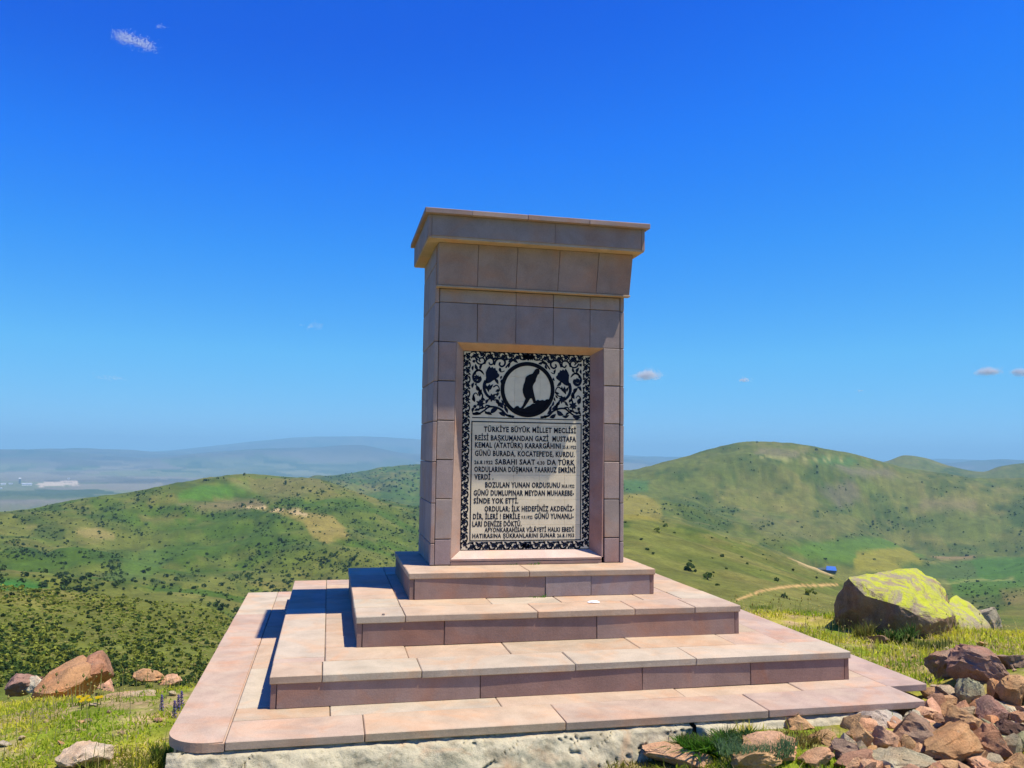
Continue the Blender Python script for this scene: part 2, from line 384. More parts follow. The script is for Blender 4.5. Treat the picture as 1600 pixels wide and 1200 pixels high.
# colour of the land: fields and bare patches keep their place on the slopes
sh = Z.shape; PT = np.stack([X, Y, Z], -1).reshape(-1, 3)
U, Vv, DD = proj(PT); front = DD > 1; U = U.reshape(sh); Vv = Vv.reshape(sh); Rg = np.broadcast_to(RR[None], sh)
T1 = fbm(X/110, Y/110, 90, 4)[..., None]; T2 = fbm(X/35, Y/35, 95, 4)[..., None]; T3 = fbm(X/420, Y/420, 99, 3)[..., None]
green = np.array([.052, .094, .007]); olive = np.array([.105, .118, .018]); dry = np.array([.15, .135, .032]); dark = np.array([.036, .062, .012])
tone = green*(1-sstep(.38, .62, T1))+olive*sstep(.38, .62, T1)
tone = tone*(1-.65*sstep(.55, .72, T2))+dry*.65*sstep(.55, .72, T2)
tone = tone*(1-.75*sstep(.5, .25, T3))+green*.75*sstep(.5, .25, T3)
gl = sstep(.62, .85, gul)[..., None]*.6
tone = tone*(1-gl)+dark*gl
right = sstep(880, 1000, U)[..., None]*(Rg < 4500)[..., None]
tone = tone*(1-right*.45)+right*.45*np.array([.130, .125, .030])
tn_ = fbm(X/9, Y/9, 140, 3)[..., None]; tone = tone*(.72+.56*tn_)
g1 = fbm(U/38., Vv/17., 200, 3); g2 = fbm(U/45.+Vv/40., Vv/20., 210, 3)
sc1 = (sstep(.47, .62, np.where(U < 800, g1, g2))*(Rg > 380)*(Rg < 4300)*(front.reshape(sh)))[..., None]*np.clip(fbm(X/22, Y/22, 145, 4)[..., None]*2.2-.45, 0, 1)
tone = tone*(1-.75*sc1)+np.array([.030, .060, .008])*.75*sc1
def patch(pts, col, r0, r1, soft=3.0, amt=1.0):
    global tone
    jx = (fbm(X/40, Y/40, 120, 3)-.5)*10; jy = (fbm(X/40, Y/40, 130, 3)-.5)*5
    u = U+jx; v = Vv+jy; best = None
    pts = np.array(pts, float); n = len(pts); ins = np.zeros(sh, bool); dmin = np.full(sh, 1e9)
    box = (u > pts[:, 0].min()-10) & (u < pts[:, 0].max()+10) & (v > pts[:, 1].min()-10) & (v < pts[:, 1].max()+10) & (Rg > r0) & (Rg < r1)
    uu = u[box]; vv = v[box]; inside = np.zeros(len(uu), bool); dm = np.full(len(uu), 1e9)
    for a in range(n):
        x0, y0 = pts[a]; x1, y1 = pts[(a+1) % n]
        c = ((y0 > vv) != (y1 > vv)) & (uu < (x1-x0)*(vv-y0)/((y1-y0) if y1 != y0 else 1e-9)+x0); inside ^= c
        t = np.clip(((uu-x0)*(x1-x0)+(vv-y0)*(y1-y0))/((x1-x0)**2+(y1-y0)**2+1e-9), 0, 1)
        dm = np.minimum(dm, np.hypot(uu-x0-t*(x1-x0), vv-y0-t*(y1-y0)))
    w = np.clip(.5+np.where(inside, dm, -dm)/soft, 0, 1)*amt
    tb = tone[box]; tone[box] = tb*(1-w[:, None])+np.array(col)*w[:, None]
patch([(275, 772), (320, 757), (385, 755), (392, 765), (345, 779), (290, 783)], (.060, .130, .012), 900, 2000)
patch([(270, 786), (345, 784), (400, 780), (420, 793), (330, 797)], (.17, .13, .06), 900, 2000, 5, .7)
patch([(355, 758), (420, 746), (500, 748), (520, 765), (430, 782)], (.14, .13, .04), 900, 2000, 6, .6)
patch([(370, 790), (440, 795), (520, 806), (548, 838), (510, 850), (488, 836), (470, 815), (430, 800)], (.26, .19, .05), 500, 2000, 5, .62)
patch([(0, 905), (60, 908), (96, 914), (40, 922), (0, 922)], (.035, .12, .018), 200, 2000)
patch([(110, 828), (150, 824), (182, 832), (175, 842), (130, 838)], (.20, .17, .05), 300, 2000)
patch([(165, 900), (200, 870), (240, 856), (260, 880), (230, 905)], (.07, .12, .02), 300, 2000, 8, .7)
patch([(960, 775), (1005, 768), (1035, 800), (1030, 812), (965, 812)], (.19, .165, .03), 400, 1500, 5, .8)
patch([(1225, 855), (1300, 843), (1420, 836), (1445, 870), (1330, 880), (1262, 872)], (.070, .125, .012), 400, 1700, 6)
patch([(1340, 860), (1420, 855), (1450, 885), (1420, 897), (1330, 892)], (.17, .16, .018), 400, 1700, 5)
patch([(1520, 872), (1700, 866), (1700, 910), (1530, 905), (1470, 895)], (.055, .120, .012), 400, 1700, 6)
patch([(1400, 880), (1520, 880), (1530, 905), (1440, 905)], (.06, .095, .015), 400, 1700, 5)
patch([(1480, 905), (1700, 905), (1700, 935), (1490, 930)], (.060, .115, .012), 300, 1500, 6)
patch([(1560, 920), (1700, 912), (1700, 945), (1575, 945)], (.17, .13, .04), 300, 1500, 6, .6)
patch([(1440, 862), (1500, 858), (1530, 872), (1470, 876)], (.26, .17, .08), 400, 1700, 4, .7)
patch([(1300, 727), (1385, 735), (1400, 745), (1330, 742)], (.14, .12, .08), 1200, 3000, 5, .6)
patch([(1280, 765), (1330, 750), (1350, 775), (1310, 795)], (.13, .11, .07), 900, 3000, 8, .6)
patch([(1190, 700), (1260, 705), (1240, 715), (1180, 708)], (.16, .14, .07), 900, 3000, 4, .7)
patch([(1290, 712), (1350, 718), (1330, 728), (1270, 722)], (.06, .13, .03), 900, 3000, 4, .7)
patch([(975, 750), (1015, 752), (1010, 768), (975, 768)], (.05, .12, .03), 900, 3000, 4, .7)
patch([(1150, 800), (1260, 812), (1300, 838), (1200, 845)], (.16, .14, .05), 500, 2500, 8, .3)
patch([(1440, 780), (1530, 782), (1525, 798), (1430, 795)], (.18, .14, .07), 500, 3000, 8, .5)
def track(px, w, r0, r1, col=(.40, .30, .14)):
    for (a0, b0), (a1, b1) in zip(px[:-1], px[1:]): patch([(a0-1, b0-w/2), (a1+1, b1-w/2), (a1+1, b1+w/2), (a0-1, b0+w/2)], col, r0, r1, 1.6, .9)
track([(1160, 841), (1195, 853), (1225, 867), (1250, 878), (1290, 893), (1312, 900)], 3.2, 420, 900)
track([(1150, 938), (1180, 926), (1215, 918), (1260, 915), (1310, 914)], 3.2, 100, 700, (.42, .27, .10))
track([(385, 792), (415, 795), (450, 799), (480, 804)], 4, 500, 2000)
track([(1400, 925), (1450, 915), (1510, 908), (1620, 903)], 2.4, 300, 1500, (.20, .22, .05))
track([(1185, 714), (1240, 716), (1320, 720)], 2.4, 1200, 3000, (.22, .22, .07))
# plain: dry chequer of fields, quarry
pl = sstep(4300, 5600, Rg)[..., None]
jx_ = (fbm(X/900, Y/900, 151, 4)-.5)*900; jy_ = (fbm(X/900, Y/900, 152, 4)-.5)*1400
F1 = hash2(np.floor((X+Y*.3+jx_)/420), np.floor((Y-X*.3+jy_)/800), 5)[..., None]*1.1-.25+fbm(X/160, Y/300, 153, 4)[..., None]*.55
ptone = np.array([.20, .155, .10])*(.6+.8*F1)+np.array([-.06, -.01, -.05])*(fbm(X/1500, Y/1500, 44, 3)[..., None] > .52)
ptone = ptone*.72*(1-.55*sstep(12500, 15500, Rg))[..., None]*np.array([.9, 1.0, 1.0])
tone = tone*(1-pl)+ptone*pl
patch([(58, 755), (120, 751), (122, 757), (62, 761)], (.52, .42, .30), 5000, 15000, 1.0, .8)
tone = np.clip(tone, .006, .8)
na, nr = sh; ii = np.arange(na-1)[:, None]*nr+np.arange(nr-1)[None]
Ft = np.stack([ii, ii+1, ii+nr+1, ii+nr], -1).reshape(-1, 4)
me = pymesh('hills', PT, Ft[:, ::-1], M_TERR, True, True); setcolors(me, tone.reshape(-1, 3))
tag(link(bpy.data.objects.new('hills', me)), kind='structure')
# what the camera can see of it (for placing scrub, roads and sheds on the slopes)
Vmin = np.minimum.accumulate(Vv, axis=1); vis = np.ones(sh, bool); vis[:, 1:] = Vv[:, 1:] < Vmin[:, :-1]
def terr(u, v, rmin=90):
    """terrain point seen at a photo pixel"""
    a = az_of(u); j = int(np.clip(round((a-az_f[0])/math.radians(.075)), 0, len(az_f)-1))
    col = Vv[j]; k = int(np.searchsorted(RR, rmin))
    while k < nr-1 and col[k] > v: k += 1
    k = max(k, 1); t = (col[k-1]-v)/max(col[k-1]-col[k], 1e-6); t = min(max(t, 0), 1)
    return PT.reshape(na, nr, 3)[j, k-1]*(1-t)+PT.reshape(na, nr, 3)[j, k]*t
def terr_z(x, y):
    a = math.atan2(x-CAM[0], y-CAM[1]); r = math.hypot(x-CAM[0], y-CAM[1])
    fj = np.clip((a-az_f[0])/math.radians(.075), 0, len(az_f)-2); j = int(fj); tj = fj-j
    k = int(np.clip(np.searchsorted(RR, r)-1, 0, nr-2)); tk = (r-RR[k])/(RR[k+1]-RR[k])
    return (Z[j, k]*(1-tj)+Z[j+1, k]*tj)*(1-tk)+(Z[j, k+1]*(1-tj)+Z[j+1, k+1]*tj)*tk

# ---------------------------------------------------------------- scrub on the slopes
def clump_mesh(seed, n=26, q=.42):
    """a low irregular shrub: leafy shards spread through an uneven dome"""
    r = random.Random(seed); V = []; F = []; C = []
    lobes = [(r.uniform(-.45, .45), r.uniform(-.45, .45), r.uniform(.3, .75), r.uniform(.35, .55)) for _ in range(4)]
    for i in range(n):
        lx, ly, lz, lr_ = r.choice(lobes)
        d = Vector((r.gauss(0, 1), r.gauss(0, 1), r.gauss(.25, .9))).normalized()*lr_*r.uniform(.6, 1.05)
        c = Vector((lx, ly, lz))+d; c.z = max(c.z, .05)
        nrm = (d.normalized()+Vector((r.gauss(0, .35), r.gauss(0, .35), r.gauss(.1, .35)))).normalized()
        t = nrm.orthogonal().normalized(); b = nrm.cross(t); a = r.uniform(0, 6.28)
        t, b = t*math.cos(a)+b*math.sin(a), b*math.cos(a)-t*math.sin(a); s = q*r.uniform(.5, 1.0)
        k = len(V); sh_ = r.uniform(.7, 1.25)
        for (p, w) in ((-1, -.5), (.1, -.9), (1, .1), (.2, .8), (-.8, .6)):
            V.append(c+t*p*s*.7+b*w*s*.7+nrm*r.uniform(-.12, .12)*s); C.append(sh_)
        F += [(k, k+1, k+2), (k, k+2, k+3), (k, k+3, k+4)]
    return np.array([tuple(v) for v in V]), F, np.array(C)
def samp(n, w):                       # random photo pixels turned into places on the hills
    out = []
    tries = 0
    while len(out) < n and tries < n*60:
        tries += 1
        u = NR.uniform(-30, 1640); v = NR.uniform(700, 1075)
        if NR.random() > w(u, v): continue
        out.append((u, v))
    return out
def A_line(u): return float(np.interp(u, cols, A_v))
def B_line(u): return float(np.interp(u, cols, B_v))
bush_list = []                        # x,y,z,size,kind
def bush_density(u, v):
    if u < 700:
        if v > A_line(u)-2: return .22+.3*float(sstep(.45, .6, fbm(np.array(u/60.), np.array(v/30.), 222, 3)))
        if v > B_line(u):
            base = .10
            g = float(fbm(np.array(u/38.), np.array(v/17.), 200, 3)); base += .55*float(sstep(.50, .66, g))
            if u > 390 and v > 850: base += .32
            if u > 440 and v < 850: base += .18
            if 480 < u < 640 and 810 < v < 860 and u < 545: base *= .3
            if 270 < u < 400 and 752 < v < 785: base = .01
            if v < 800 and u < 260: base += .2
            return min(base, .9)
        if u > 450: return .35 if v > float(np.interp(u, cols, C_v)) else 0
        return 0
    if u < 960: return 0
    if v < B_line(u): return .0
    if v > A_line(u): return .012
    g = float(fbm(np.array(u/45.+(v/40.)), np.array(v/20.), 210, 3)); d = .018+.36*float(sstep(.54, .68, g))
    if 1220 < u < 1440 and 840 < v < 895: d = .03
    if v < 760: d *= .35
    return d
seen_cells = {}
for (u, v) in samp(10500, bush_density):
    rm = 90
    p = terr(u, v, rm); r = math.hypot(p[0]-CAM[0], p[1]-CAM[1])
    if r > 4200 or r < (95 if u < 900 else 230): continue
    px = FPX/r
    if r < 420 and u < 700: s = rnd.uniform(.28, .75)
    elif r < 2600: s = .82*min(3.4, math.exp(rnd.gauss(.20, .50)))*min(1.6, max(1, r/1000))
    else: s = rnd.uniform(3, 6)
    if r > 420 and u > 960: s *= .85
    bush_list.append((p[0], p[1], terr_z(p[0], p[1]), s, px*s, u, v))
bush_list.sort(key=lambda b: -b[4])
protos = []
for k in range(6):
    Vb, Fb, Cb = clump_mesh(100+k, 40 if k < 3 else 34)
    protos.append((Vb, Fb, Cb))
tones = [np.array([.034, .062, .012]), np.array([.055, .095, .015]), np.array([.20, .23, .03])]
bmeshes = []
for k in range(6):
    Vb, Fb, Cb = protos[k]; tn = tones[0 if k < 2 else (1 if k < 4 else 2)]
    m_ = pymesh('scrub_bush', Vb, Fb, M_BUSH); setcolors(m_, Cb[:, None]*tn[None]); bmeshes.append(m_)
first = True
for i, (x, y, z, s, ps, u, v) in enumerate(bush_list[:300]):
    near_left = math.hypot(x-CAM[0], y-CAM[1]) < 420
    k = rnd.choice([0, 1, 2, 3, 4, 5]) if near_left else rnd.choice([0, 1, 2, 3])
    o = bpy.data.objects.new('scrub_bush', bmeshes[k]); o.location = (x, y, z-.15*s); o.rotation_euler = (0, 0, rnd.uniform(0, 6.28))
    o.scale = (s, s*rnd.uniform(.8, 1.2), s*rnd.uniform(.75, 1.15)); COL.objects.link(o)
    if near_left and u < 700: tag(o, 'low leafy scrub bush on the near slope below the left hill', 'bush', 'scrub bushes on the near left slope')
    elif u < 800: tag(o, 'dark round scrub bush on the flank of the left hill beyond the valley', 'bush', 'scrub bushes on the left hill')
    else: tag(o, 'dark scrub bush dotted on the open green slope right of the monument', 'bush', 'scrub bushes on the right hillside')
Vs = []; Fs = []; Cs = []; off = 0
small = [clump_mesh(300+k, 12, .75) for k in range(6)]
for (x, y, z, s, ps, u, v) in bush_list[300:]:
    r = math.hypot(x-CAM[0], y-CAM[1]); Vb, Fb, Cb = small[rnd.randrange(6)]
    a = rnd.uniform(0, 6.28); R_ = np.array([[math.cos(a), -math.sin(a), 0], [math.sin(a), math.cos(a), 0], [0, 0, 1]])
    Vs.append((Vb@R_.T)*np.array([s, s, s*rnd.uniform(.75, 1.1)])+np.array([x, y, z-.15*s]))
    Fs.append(np.array(Fb)+off); off += len(Vb)
    tn = tones[rnd.choice([0, 1, 2, 2]) if r < 420 and u < 700 else rnd.choice([0, 1, 1])]
    Cs.append(Cb[:, None]*tn[None]*rnd.uniform(.8, 1.3))
me = pymesh('distant_scrub', np.concatenate(Vs), np.concatenate(Fs), M_BUSH, False, True); setcolors(me, np.concatenate(Cs))
tag(link(bpy.data.objects.new('distant_scrub', me)), 'dark green scrub dotted thickly over the hills and gullies', 'scrub', kind='stuff')
# thick low undergrowth covering the near left slope
Vs = []; Fs = []; Cs = []; off = 0
for i in range(5000):
    u = NR.uniform(-20, 480); al = A_line(u); v = al+(1070-al)*NR.random()**1.3-1
    q_ = float(fbm(np.array(u/70.), np.array(v/26.), 333, 4))
    if q_ < .47 and rnd.random() < .75: continue
    p = terr(u, v); s = rnd.uniform(.35, .9)*math.hypot(p[0]-CAM[0], p[1]-CAM[1])/230
    Vb, Fb, Cb = small[rnd.randrange(6)]; tn = [np.array([.20, .25, .03]), np.array([.13, .18, .025]), np.array([.30, .29, .08])][rnd.randrange(3)]
    Vs.append(Vb*np.array([s, s, s*.35])+np.array([p[0], p[1], p[2]-.1*s])); Fs.append(np.array(Fb)+off); off += len(Vb)
    Cs.append(Cb[:, None]*tn[None])
me = pymesh('undergrowth', np.concatenate(Vs), np.concatenate(Fs), M_BUSH, False, True); setcolors(me, np.concatenate(Cs))
tag(link(bpy.data.objects.new('undergrowth', me)), 'yellow green undergrowth covering the near slope on the left', 'undergrowth', kind='stuff')
# lone bushes on the skyline
def lone(u, v, s, label, k=0):
    p = terr(u, v+2); o = bpy.data.objects.new('skyline_bush', bmeshes[k]); o.location = p; o.scale = (s, s, s*1.2); COL.objects.link(o); tag(o, label, 'bush')
lone(1276, 702, 4.2, 'lone dark bush on the crest line right of the big hill summit')
lone(383, 741, 3.2, 'lone small bush on the left hill crest beside the rounded knoll', 1)
lone(1184, 690, 3.0, 'tiny dark bush right on the summit of the big hill', 0)

# ---------------------------------------------------------------- boxes and slabs
def slab_bm(x0, x1, y0, y1, z0, z1, bev=.004, bm=None):
    bm = bm or bmesh.new()
    vs = []
    for z in (z0, z1):
        for x, y in ((x0, y0), (x1, y0), (x1, y1), (x0, y1)): vs.append(bm.verts.new((x, y, z)))
    fs = [(3, 2, 1, 0), (4, 5, 6, 7), (0, 1, 5, 4), (1, 2, 6, 5), (2, 3, 7, 6), (3, 0, 4, 7)]
    new = [bm.faces.new([vs[i] for i in f]) for f in fs]
    if bev: bmesh.ops.bevel(bm, geom=list({e for f in new for e in f.edges}), offset=bev, segments=1, affect='EDGES')
    return bm
def box_part(name, parent, x0, x1, y0, y1, z0, z1, mat, color=None, bev=.004, rot=None):
    cx, cy, cz = (x0+x1)/2, (y0+y1)/2, (z0+z1)/2
    bm = slab_bm(x0-cx, x1-cx, y0-cy, y1-cy, z0-cz, z1-cz, bev)
    if name in ('slab', 'cap_slab', 'riser_panel', 'side_block', 'facing_block') and bev:
        for v_ in bm.verts:           # hand-cut edges, a little knocked about
            v_.co += Vector((rnd.uniform(-1, 1)*.0011, rnd.uniform(-1, 1)*.0011, rnd.uniform(-1, 1)*.0008))
    o = bmobj(name, bm, mat, parent); o.location = (cx, cy, cz)
    if rot: o.rotation_euler = rot
    if color is not None: o.color = (*color, 1)
    return o
PINK = (.42, .315, .235); PEACH = (.445, .335, .23); CREAM = (.44, .375, .275); TAN = (.39, .31, .215); ROSE = (.40, .30, .24)
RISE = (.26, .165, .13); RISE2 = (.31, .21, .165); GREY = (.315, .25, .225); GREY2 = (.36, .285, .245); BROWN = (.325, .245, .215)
def jit(c, a=.04):
    k = 1+rnd.uniform(-a, a); return tuple(x*k*(1+rnd.uniform(-a/3, a/3)) for x in c)

MON = empty('monument', (0, .4, -.8), label='pinkish stone monument on four stepped tiers with an inscribed tile panel', cat='monument')
MON['category'] = 'monument'
class Root: pass
def mpar(o):                          # parent while keeping world placement
    o.parent = MON; o.matrix_parent_inverse = Matrix.Translation(Vector(MON.location)).inverted(); return o
def mbox(name, x0, x1, y0, y1, z0, z1, mat=M_SLAB, color=PINK, bev=.004, rot=None):
    return mpar(box_part(name, None, x0, x1, y0, y1, z0, z1, mat, jit(color), bev, rot))

T = {1: (-2.22, 2.149, -1.90, 2.347, -.548), 2: (-1.774, 1.733, -1.432, 1.892, -.375), 3: (-1.304, 1.287, -.855, 1.308, -.184), 4: (-.936, .875, -.344, .916, 0.)}
TH = {1: .042, 2: .042, 3: .042, 4: .042}; LIP = .010; G = .0018
def tier(k, bw, front_j, front_c, inner_j, inner_c, side_j, side_c, back_c=PINK, inner_side=None, right_c=None):
    xl, xr, yf, yb, z = T[k]; t = TH[k]; zt = z
    def row(a, b, js):
        e = [a]+[j for j in js if a < j < b]+[b]; return list(zip(e[:-1], e[1:]))
    dz = lambda: rnd.uniform(-.0025, .0015)
    # front border
    xs = xl+bw if k == 1 else xl
    xe = 1.885 if k == 1 else xr
    for i, (a, b) in enumerate(row(xs, xe, front_j)):
        d = dz(); mbox('slab', a+G, b-G, yf, yf+bw+(.03 if k == 1 else 0)-G, z-t+d, z+d, color=front_c[i % len(front_c)])
    # side borders
    ys = yf+bw+(.03 if k == 1 else 0)
    for side in (0, 1):
        a, b = (xl, xl+bw) if side == 0 else (xr-bw, xr)
        e = row(ys if not (k == 1 and side == 0) else .10, yb, side_j)
        for i, (p, q) in enumerate(e):
            d = dz(); mbox('slab', a, b-G, p+G, q-G, z-t+d, z+d, color=(side_c if side == 0 or not right_c else right_c)[i % len(side_c)])
    # back border
    for i, (a, b) in enumerate(row(xl+bw, xr-bw, front_j)):
        mbox('slab', a+G, b-G, yb-bw+G, yb, z-t, z, color=back_c)
    # inner paving round the next tier
    if k < 4:
        ux0, ux1, uy0, uy1, uz = T[k+1]; ins = .06
        fi = yf+bw+(.03 if k == 1 else 0)
        for i, (a, b) in enumerate(row(xl+bw, xr-bw, inner_j)):
            d = dz(); mbox('slab', a+G, b-G, fi+G, uy0+ins, z-t+d, z+d-.001, color=inner_c[i % len(inner_c)])
            mbox('slab', a+G, b-G, uy1-ins, yb-bw-G, z-t+d, z+d-.001, color=inner_c[(i+1) % len(inner_c)])
        ssj = inner_side or side_j
        for side in (0, 1):
            a, b = (xl+bw, ux0+ins) if side == 0 else (ux1-ins, xr-bw)
            for i, (p, q) in enumerate(row(uy0+ins, uy1-ins, ssj)):
                d = dz(); mbox('slab', a+G, b-G, p+G, q-G, z-t+d, z+d-.001, color=inner_c[(i+side+1) % len(inner_c)])
tier(1, .28, [-1.283, -.255, .90], [PINK, PEACH, PINK, ROSE], [-1.45, -.53, .55, 1.3], [TAN, CREAM, PEACH, PEACH, PINK], [.55, 1.25], [PINK, PINK, CREAM], inner_side=[-.55, .1, .75, 1.3], right_c=[ROSE, PINK, ROSE])
tier(2, .29, [-1.497, -.955, -.065, .69], [PEACH, CREAM, CREAM, CREAM, CREAM, PINK], [-1.0, -.38, .45, 1.1], [PEACH, PEACH, TAN, PEACH, PINK], [-1.04, .5, 1.45], [PINK, CREAM, PINK, PINK], right_c=[PINK, ROSE, PINK, PINK], inner_side=[-.35, .3, .9])
tier(3, .30, [-1.0, -.145, .52, .95], [CREAM, PEACH, PEACH, PINK, PINK], [-.388, .10, .7], [PEACH, CREAM, PEACH, PINK], [-.25, .3, .85], [CREAM, PEACH, PINK])
tier(4, .33, [-.08], [PEACH, PEACH], [], [PEACH], [.3], [PEACH])
mbox('slab', T[4][0]+.33, T[4][1]-.33, T[4][2]+.33, T[4][3]-.33, -.042, -.003, color=PEACH)
# long left corner slab of the lowest tier, its outer corner worn round
bm = bmesh.new(); xl, xr, yf, yb, z = T[1]; pts = []
rc = .21
for a in np.linspace(math.pi, 1.5*math.pi, 12): pts.append((xl+rc+rc*math.cos(a), yf+rc+rc*math.sin(a)))
pts += [(xl+.28-G, yf), (xl+.28-G, .10-G), (xl, .10-G)]
lo = [bm.verts.new((x, y, z-.045)) for x, y in pts]; hi = [bm.verts.new((x, y, z)) for x, y in pts]
bm.faces.new(list(reversed(lo))); bm.faces.new(hi)
for i in range(len(pts)): bm.faces.new((lo[i], lo[(i+1) % len(pts)], hi[(i+1) % len(pts)], hi[i]))
bmesh.ops.bevel(bm, geom=[e for e in bm.edges if abs(e.verts[0].co.z-z) < 1e-4 and abs(e.verts[1].co.z-z) < 1e-4], offset=.007, segments=2, affect='EDGES')
o = mpar(bmobj('corner_slab', bm, M_SLAB, None)); o.color = (*PINK, 1); o['label'] = 'pink corner slab with a rounded corner'
# cores and riser panels
mbox('core', -2.17, 1.72, -1.80, 2.30, -.80, -.5925, M_CONC, (.3, .3, .3), 0)
mbox('core', 1.7205, 2.08, -1.40, 2.295, -.80, -.5925, M_CONC, (.3, .3, .3), 0)
zb = {2: -.548, 3: -.375, 4: -.184}
RJ = {2: [-.62, .35, 1.05], 3: [-.75, .26], 4: [.043, .383]}
RT = {2: [.006, -.006, .004, .001], 3: [.003, .006, -.003], 4: [.012, -.005, -.009]}
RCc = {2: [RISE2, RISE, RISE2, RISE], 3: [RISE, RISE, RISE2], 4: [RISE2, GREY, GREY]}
for k in (2, 3, 4):
    xl, xr, yf, yb, z = T[k]; z0 = zb[k]; z1 = z-.0425; pt = .03
    a0, a1, f0, f1 = xl+LIP, xr-LIP, yf+LIP, yb-LIP
    mbox('core', a0+pt+.004, a1-pt-.004, f0+pt+.008, f1-pt-.004, z0-.03, z1-.001, M_CONC, (.3, .3, .3), 0)
    e = [a0+pt+.0015]+RJ[k]+[a1-pt-.0015]
    for i, (a, b) in enumerate(zip(e[:-1], e[1:])):
        tilt = RT[k][i]
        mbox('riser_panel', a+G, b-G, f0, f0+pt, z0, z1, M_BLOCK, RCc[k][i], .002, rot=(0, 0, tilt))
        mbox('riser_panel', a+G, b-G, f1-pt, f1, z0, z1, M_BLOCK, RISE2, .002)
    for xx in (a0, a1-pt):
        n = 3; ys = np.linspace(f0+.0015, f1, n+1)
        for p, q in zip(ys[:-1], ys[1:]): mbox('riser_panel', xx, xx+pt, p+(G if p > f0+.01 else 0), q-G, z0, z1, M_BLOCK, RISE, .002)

# ---------------------------------------------------------------- the pillar
xl, xr, yb = -.750, .750, .79; PT_ = .030
mbox('core', xl+PT_+.002, -.62, .034, yb-PT_-.002, 0, 2.40, M_CONC, (.3, .3, .3), 0)
mbox('core', .62, xr-PT_-.002, .034, yb-PT_-.002, 0, 2.40, M_CONC, (.3, .3, .3), 0)
mbox('core', -.619, .619, .16, yb-PT_-.002, 0, 2.40, M_CONC, (.3, .3, .3), 0)
mbox('core', -.619, .619, .034, .159, 1.70, 2.40, M_CONC, (.3, .3, .3), 0)
rows = [0.0, .19, .485, .775, 1.068, 1.365, 1.662]
nxb, nxt = .596, .580
def col_edge(z): return nxb+(nxt-nxb)*(z-.05)/1.6
J = .0050
for s in (-1, 1):
    for i, (a, b) in enumerate(zip(rows[:-1], rows[1:])):
        # facing blocks of the two side columns; inner edge follows the niche
        x_out = s*(xr-PT_-.004); ia, ib = s*col_edge(a)+s*.002, s*col_edge(b)+s*.002
        cx = s*.66; cz = (a+b)/2; bm = bmesh.new()
        q = [(x_out-cx, a+J-cz), (ia-cx, a+J-cz), (ib-cx, b-J*.3-cz), (x_out-cx, b-J*.3-cz)]
        if s > 0: q = [q[1], q[0], q[3], q[2]]
        fr = [bm.verts.new((x, 0-.015, z_)) for x, z_ in q]; bk = [bm.verts.new((x, .03-.015, z_)) for x, z_ in q]
        bm.faces.new(fr); bm.faces.new(list(reversed(bk)))
        for t in range(4): bm.faces.new((fr[(t+1) % 4], fr[t], bk[t], bk[(t+1) % 4]))
        bmesh.ops.recalc_face_normals(bm, faces=bm.faces)
        bmesh.ops.bevel(bm, geom=[e for e in bm.edges], offset=.0035, segments=1, affect='EDGES')
        o = mpar(bmobj('facing_block', bm, M_BLOCK, None)); o.location = (cx, .015+rnd.uniform(-.0015, .0015), cz)
        o.color = (*jit([BROWN, GREY2, GREY, GREY2, GREY, GREY][i] if s < 0 else [BROWN, GREY2, GREY2, GREY, GREY2, GREY2][i], .07), 1)
# three courses above the niche
for (a, b, js) in ((1.662, 1.962, [-.425, -.125, .172, .47]), (1.962, 2.066, [-.125, .172, .47])):
    e = [xl+PT_+.004]+js+[xr-PT_-.004]
    for p, q in zip(e[:-1], e[1:]): mbox('facing_block', p+.0014, q-.0014, rnd.uniform(-.001, .0015), .03, a+J*.5, b-J*.2, M_BLOCK, GREY if b < 2 else GREY2, .003)
# side claddings, their edge showing as a thin strip on the front
for s in (-1, 1):
    x0, x1 = (xl, xl+PT_) if s < 0 else (xr-PT_, xr)
    e = [0, .16, .455, .76, 1.06, 1.36, 1.66, 1.955, 2.25, 2.392]
    for i, (a, b) in enumerate(zip(e[:-1], e[1:])):
        for (p, q) in ((-.004, .40), (.40, yb)):
            mbox('side_block', x0, x1, p+(0 if p < 0 else .002), q-.002, a+.003, b-.001, M_BLOCK, GREY2 if (i+int(p > .1)) % 2 else GREY, .004)
for a, b in zip(rows+[1.962], rows[1:]+[1.962, 2.066]):
    if b > a: mbox('back_block', xl+PT_+.002, xr-PT_-.002, yb-.03, yb, a+.003, b, M_BLOCK, GREY, .003)
# flared upper band
def flare(x0b, x1b, x0t, x1t, y0b, y0t, y1b, y1t, za, zt, name='facing_block', color=GREY, bev=.003):
    bm = bmesh.new(); cx, cy, cz = (x0b+x1b)/2, (y0b+y1b)/2, (za+zt)/2
    pts = [(x0b, y0b, za), (x1b, y0b, za), (x1b, y1b, za), (x0b, y1b, za), (x0t, y0t, zt), (x1t, y0t, zt), (x1t, y1t, zt), (x0t, y1t, zt)]
    v = [bm.verts.new((x-cx, y-cy, z_-cz)) for x, y, z_ in pts]
    for f in [(3, 2, 1, 0), (4, 5, 6, 7), (0, 1, 5, 4), (1, 2, 6, 5), (2, 3, 7, 6), (3, 0, 4, 7)]: bm.faces.new([v[i] for i in f])
    if bev: bmesh.ops.bevel(bm, geom=list(bm.edges), offset=bev, segments=1, affect='EDGES')
    o = mpar(bmobj(name, bm, M_BLOCK, None)); o.location = (cx, cy, cz); o.color = (*jit(color), 1); return o
zs, zt = 2.069, 2.392
ej = [-.738, -.44, -.14, .19, .50, .776]
for a, b in zip(ej[:-1], ej[1:]): flare(a+.0012, b-.0012, a*1.01+.0012, b*1.01-.0012, -.055, -.115, -.002, -.002, zs+.013, zt, color=BROWN)
mbox('soffit_slab', xl+.004, xr+.030, -.06, -.004, 2.0675, 2.081, M_BLOCK, PEACH, .002)
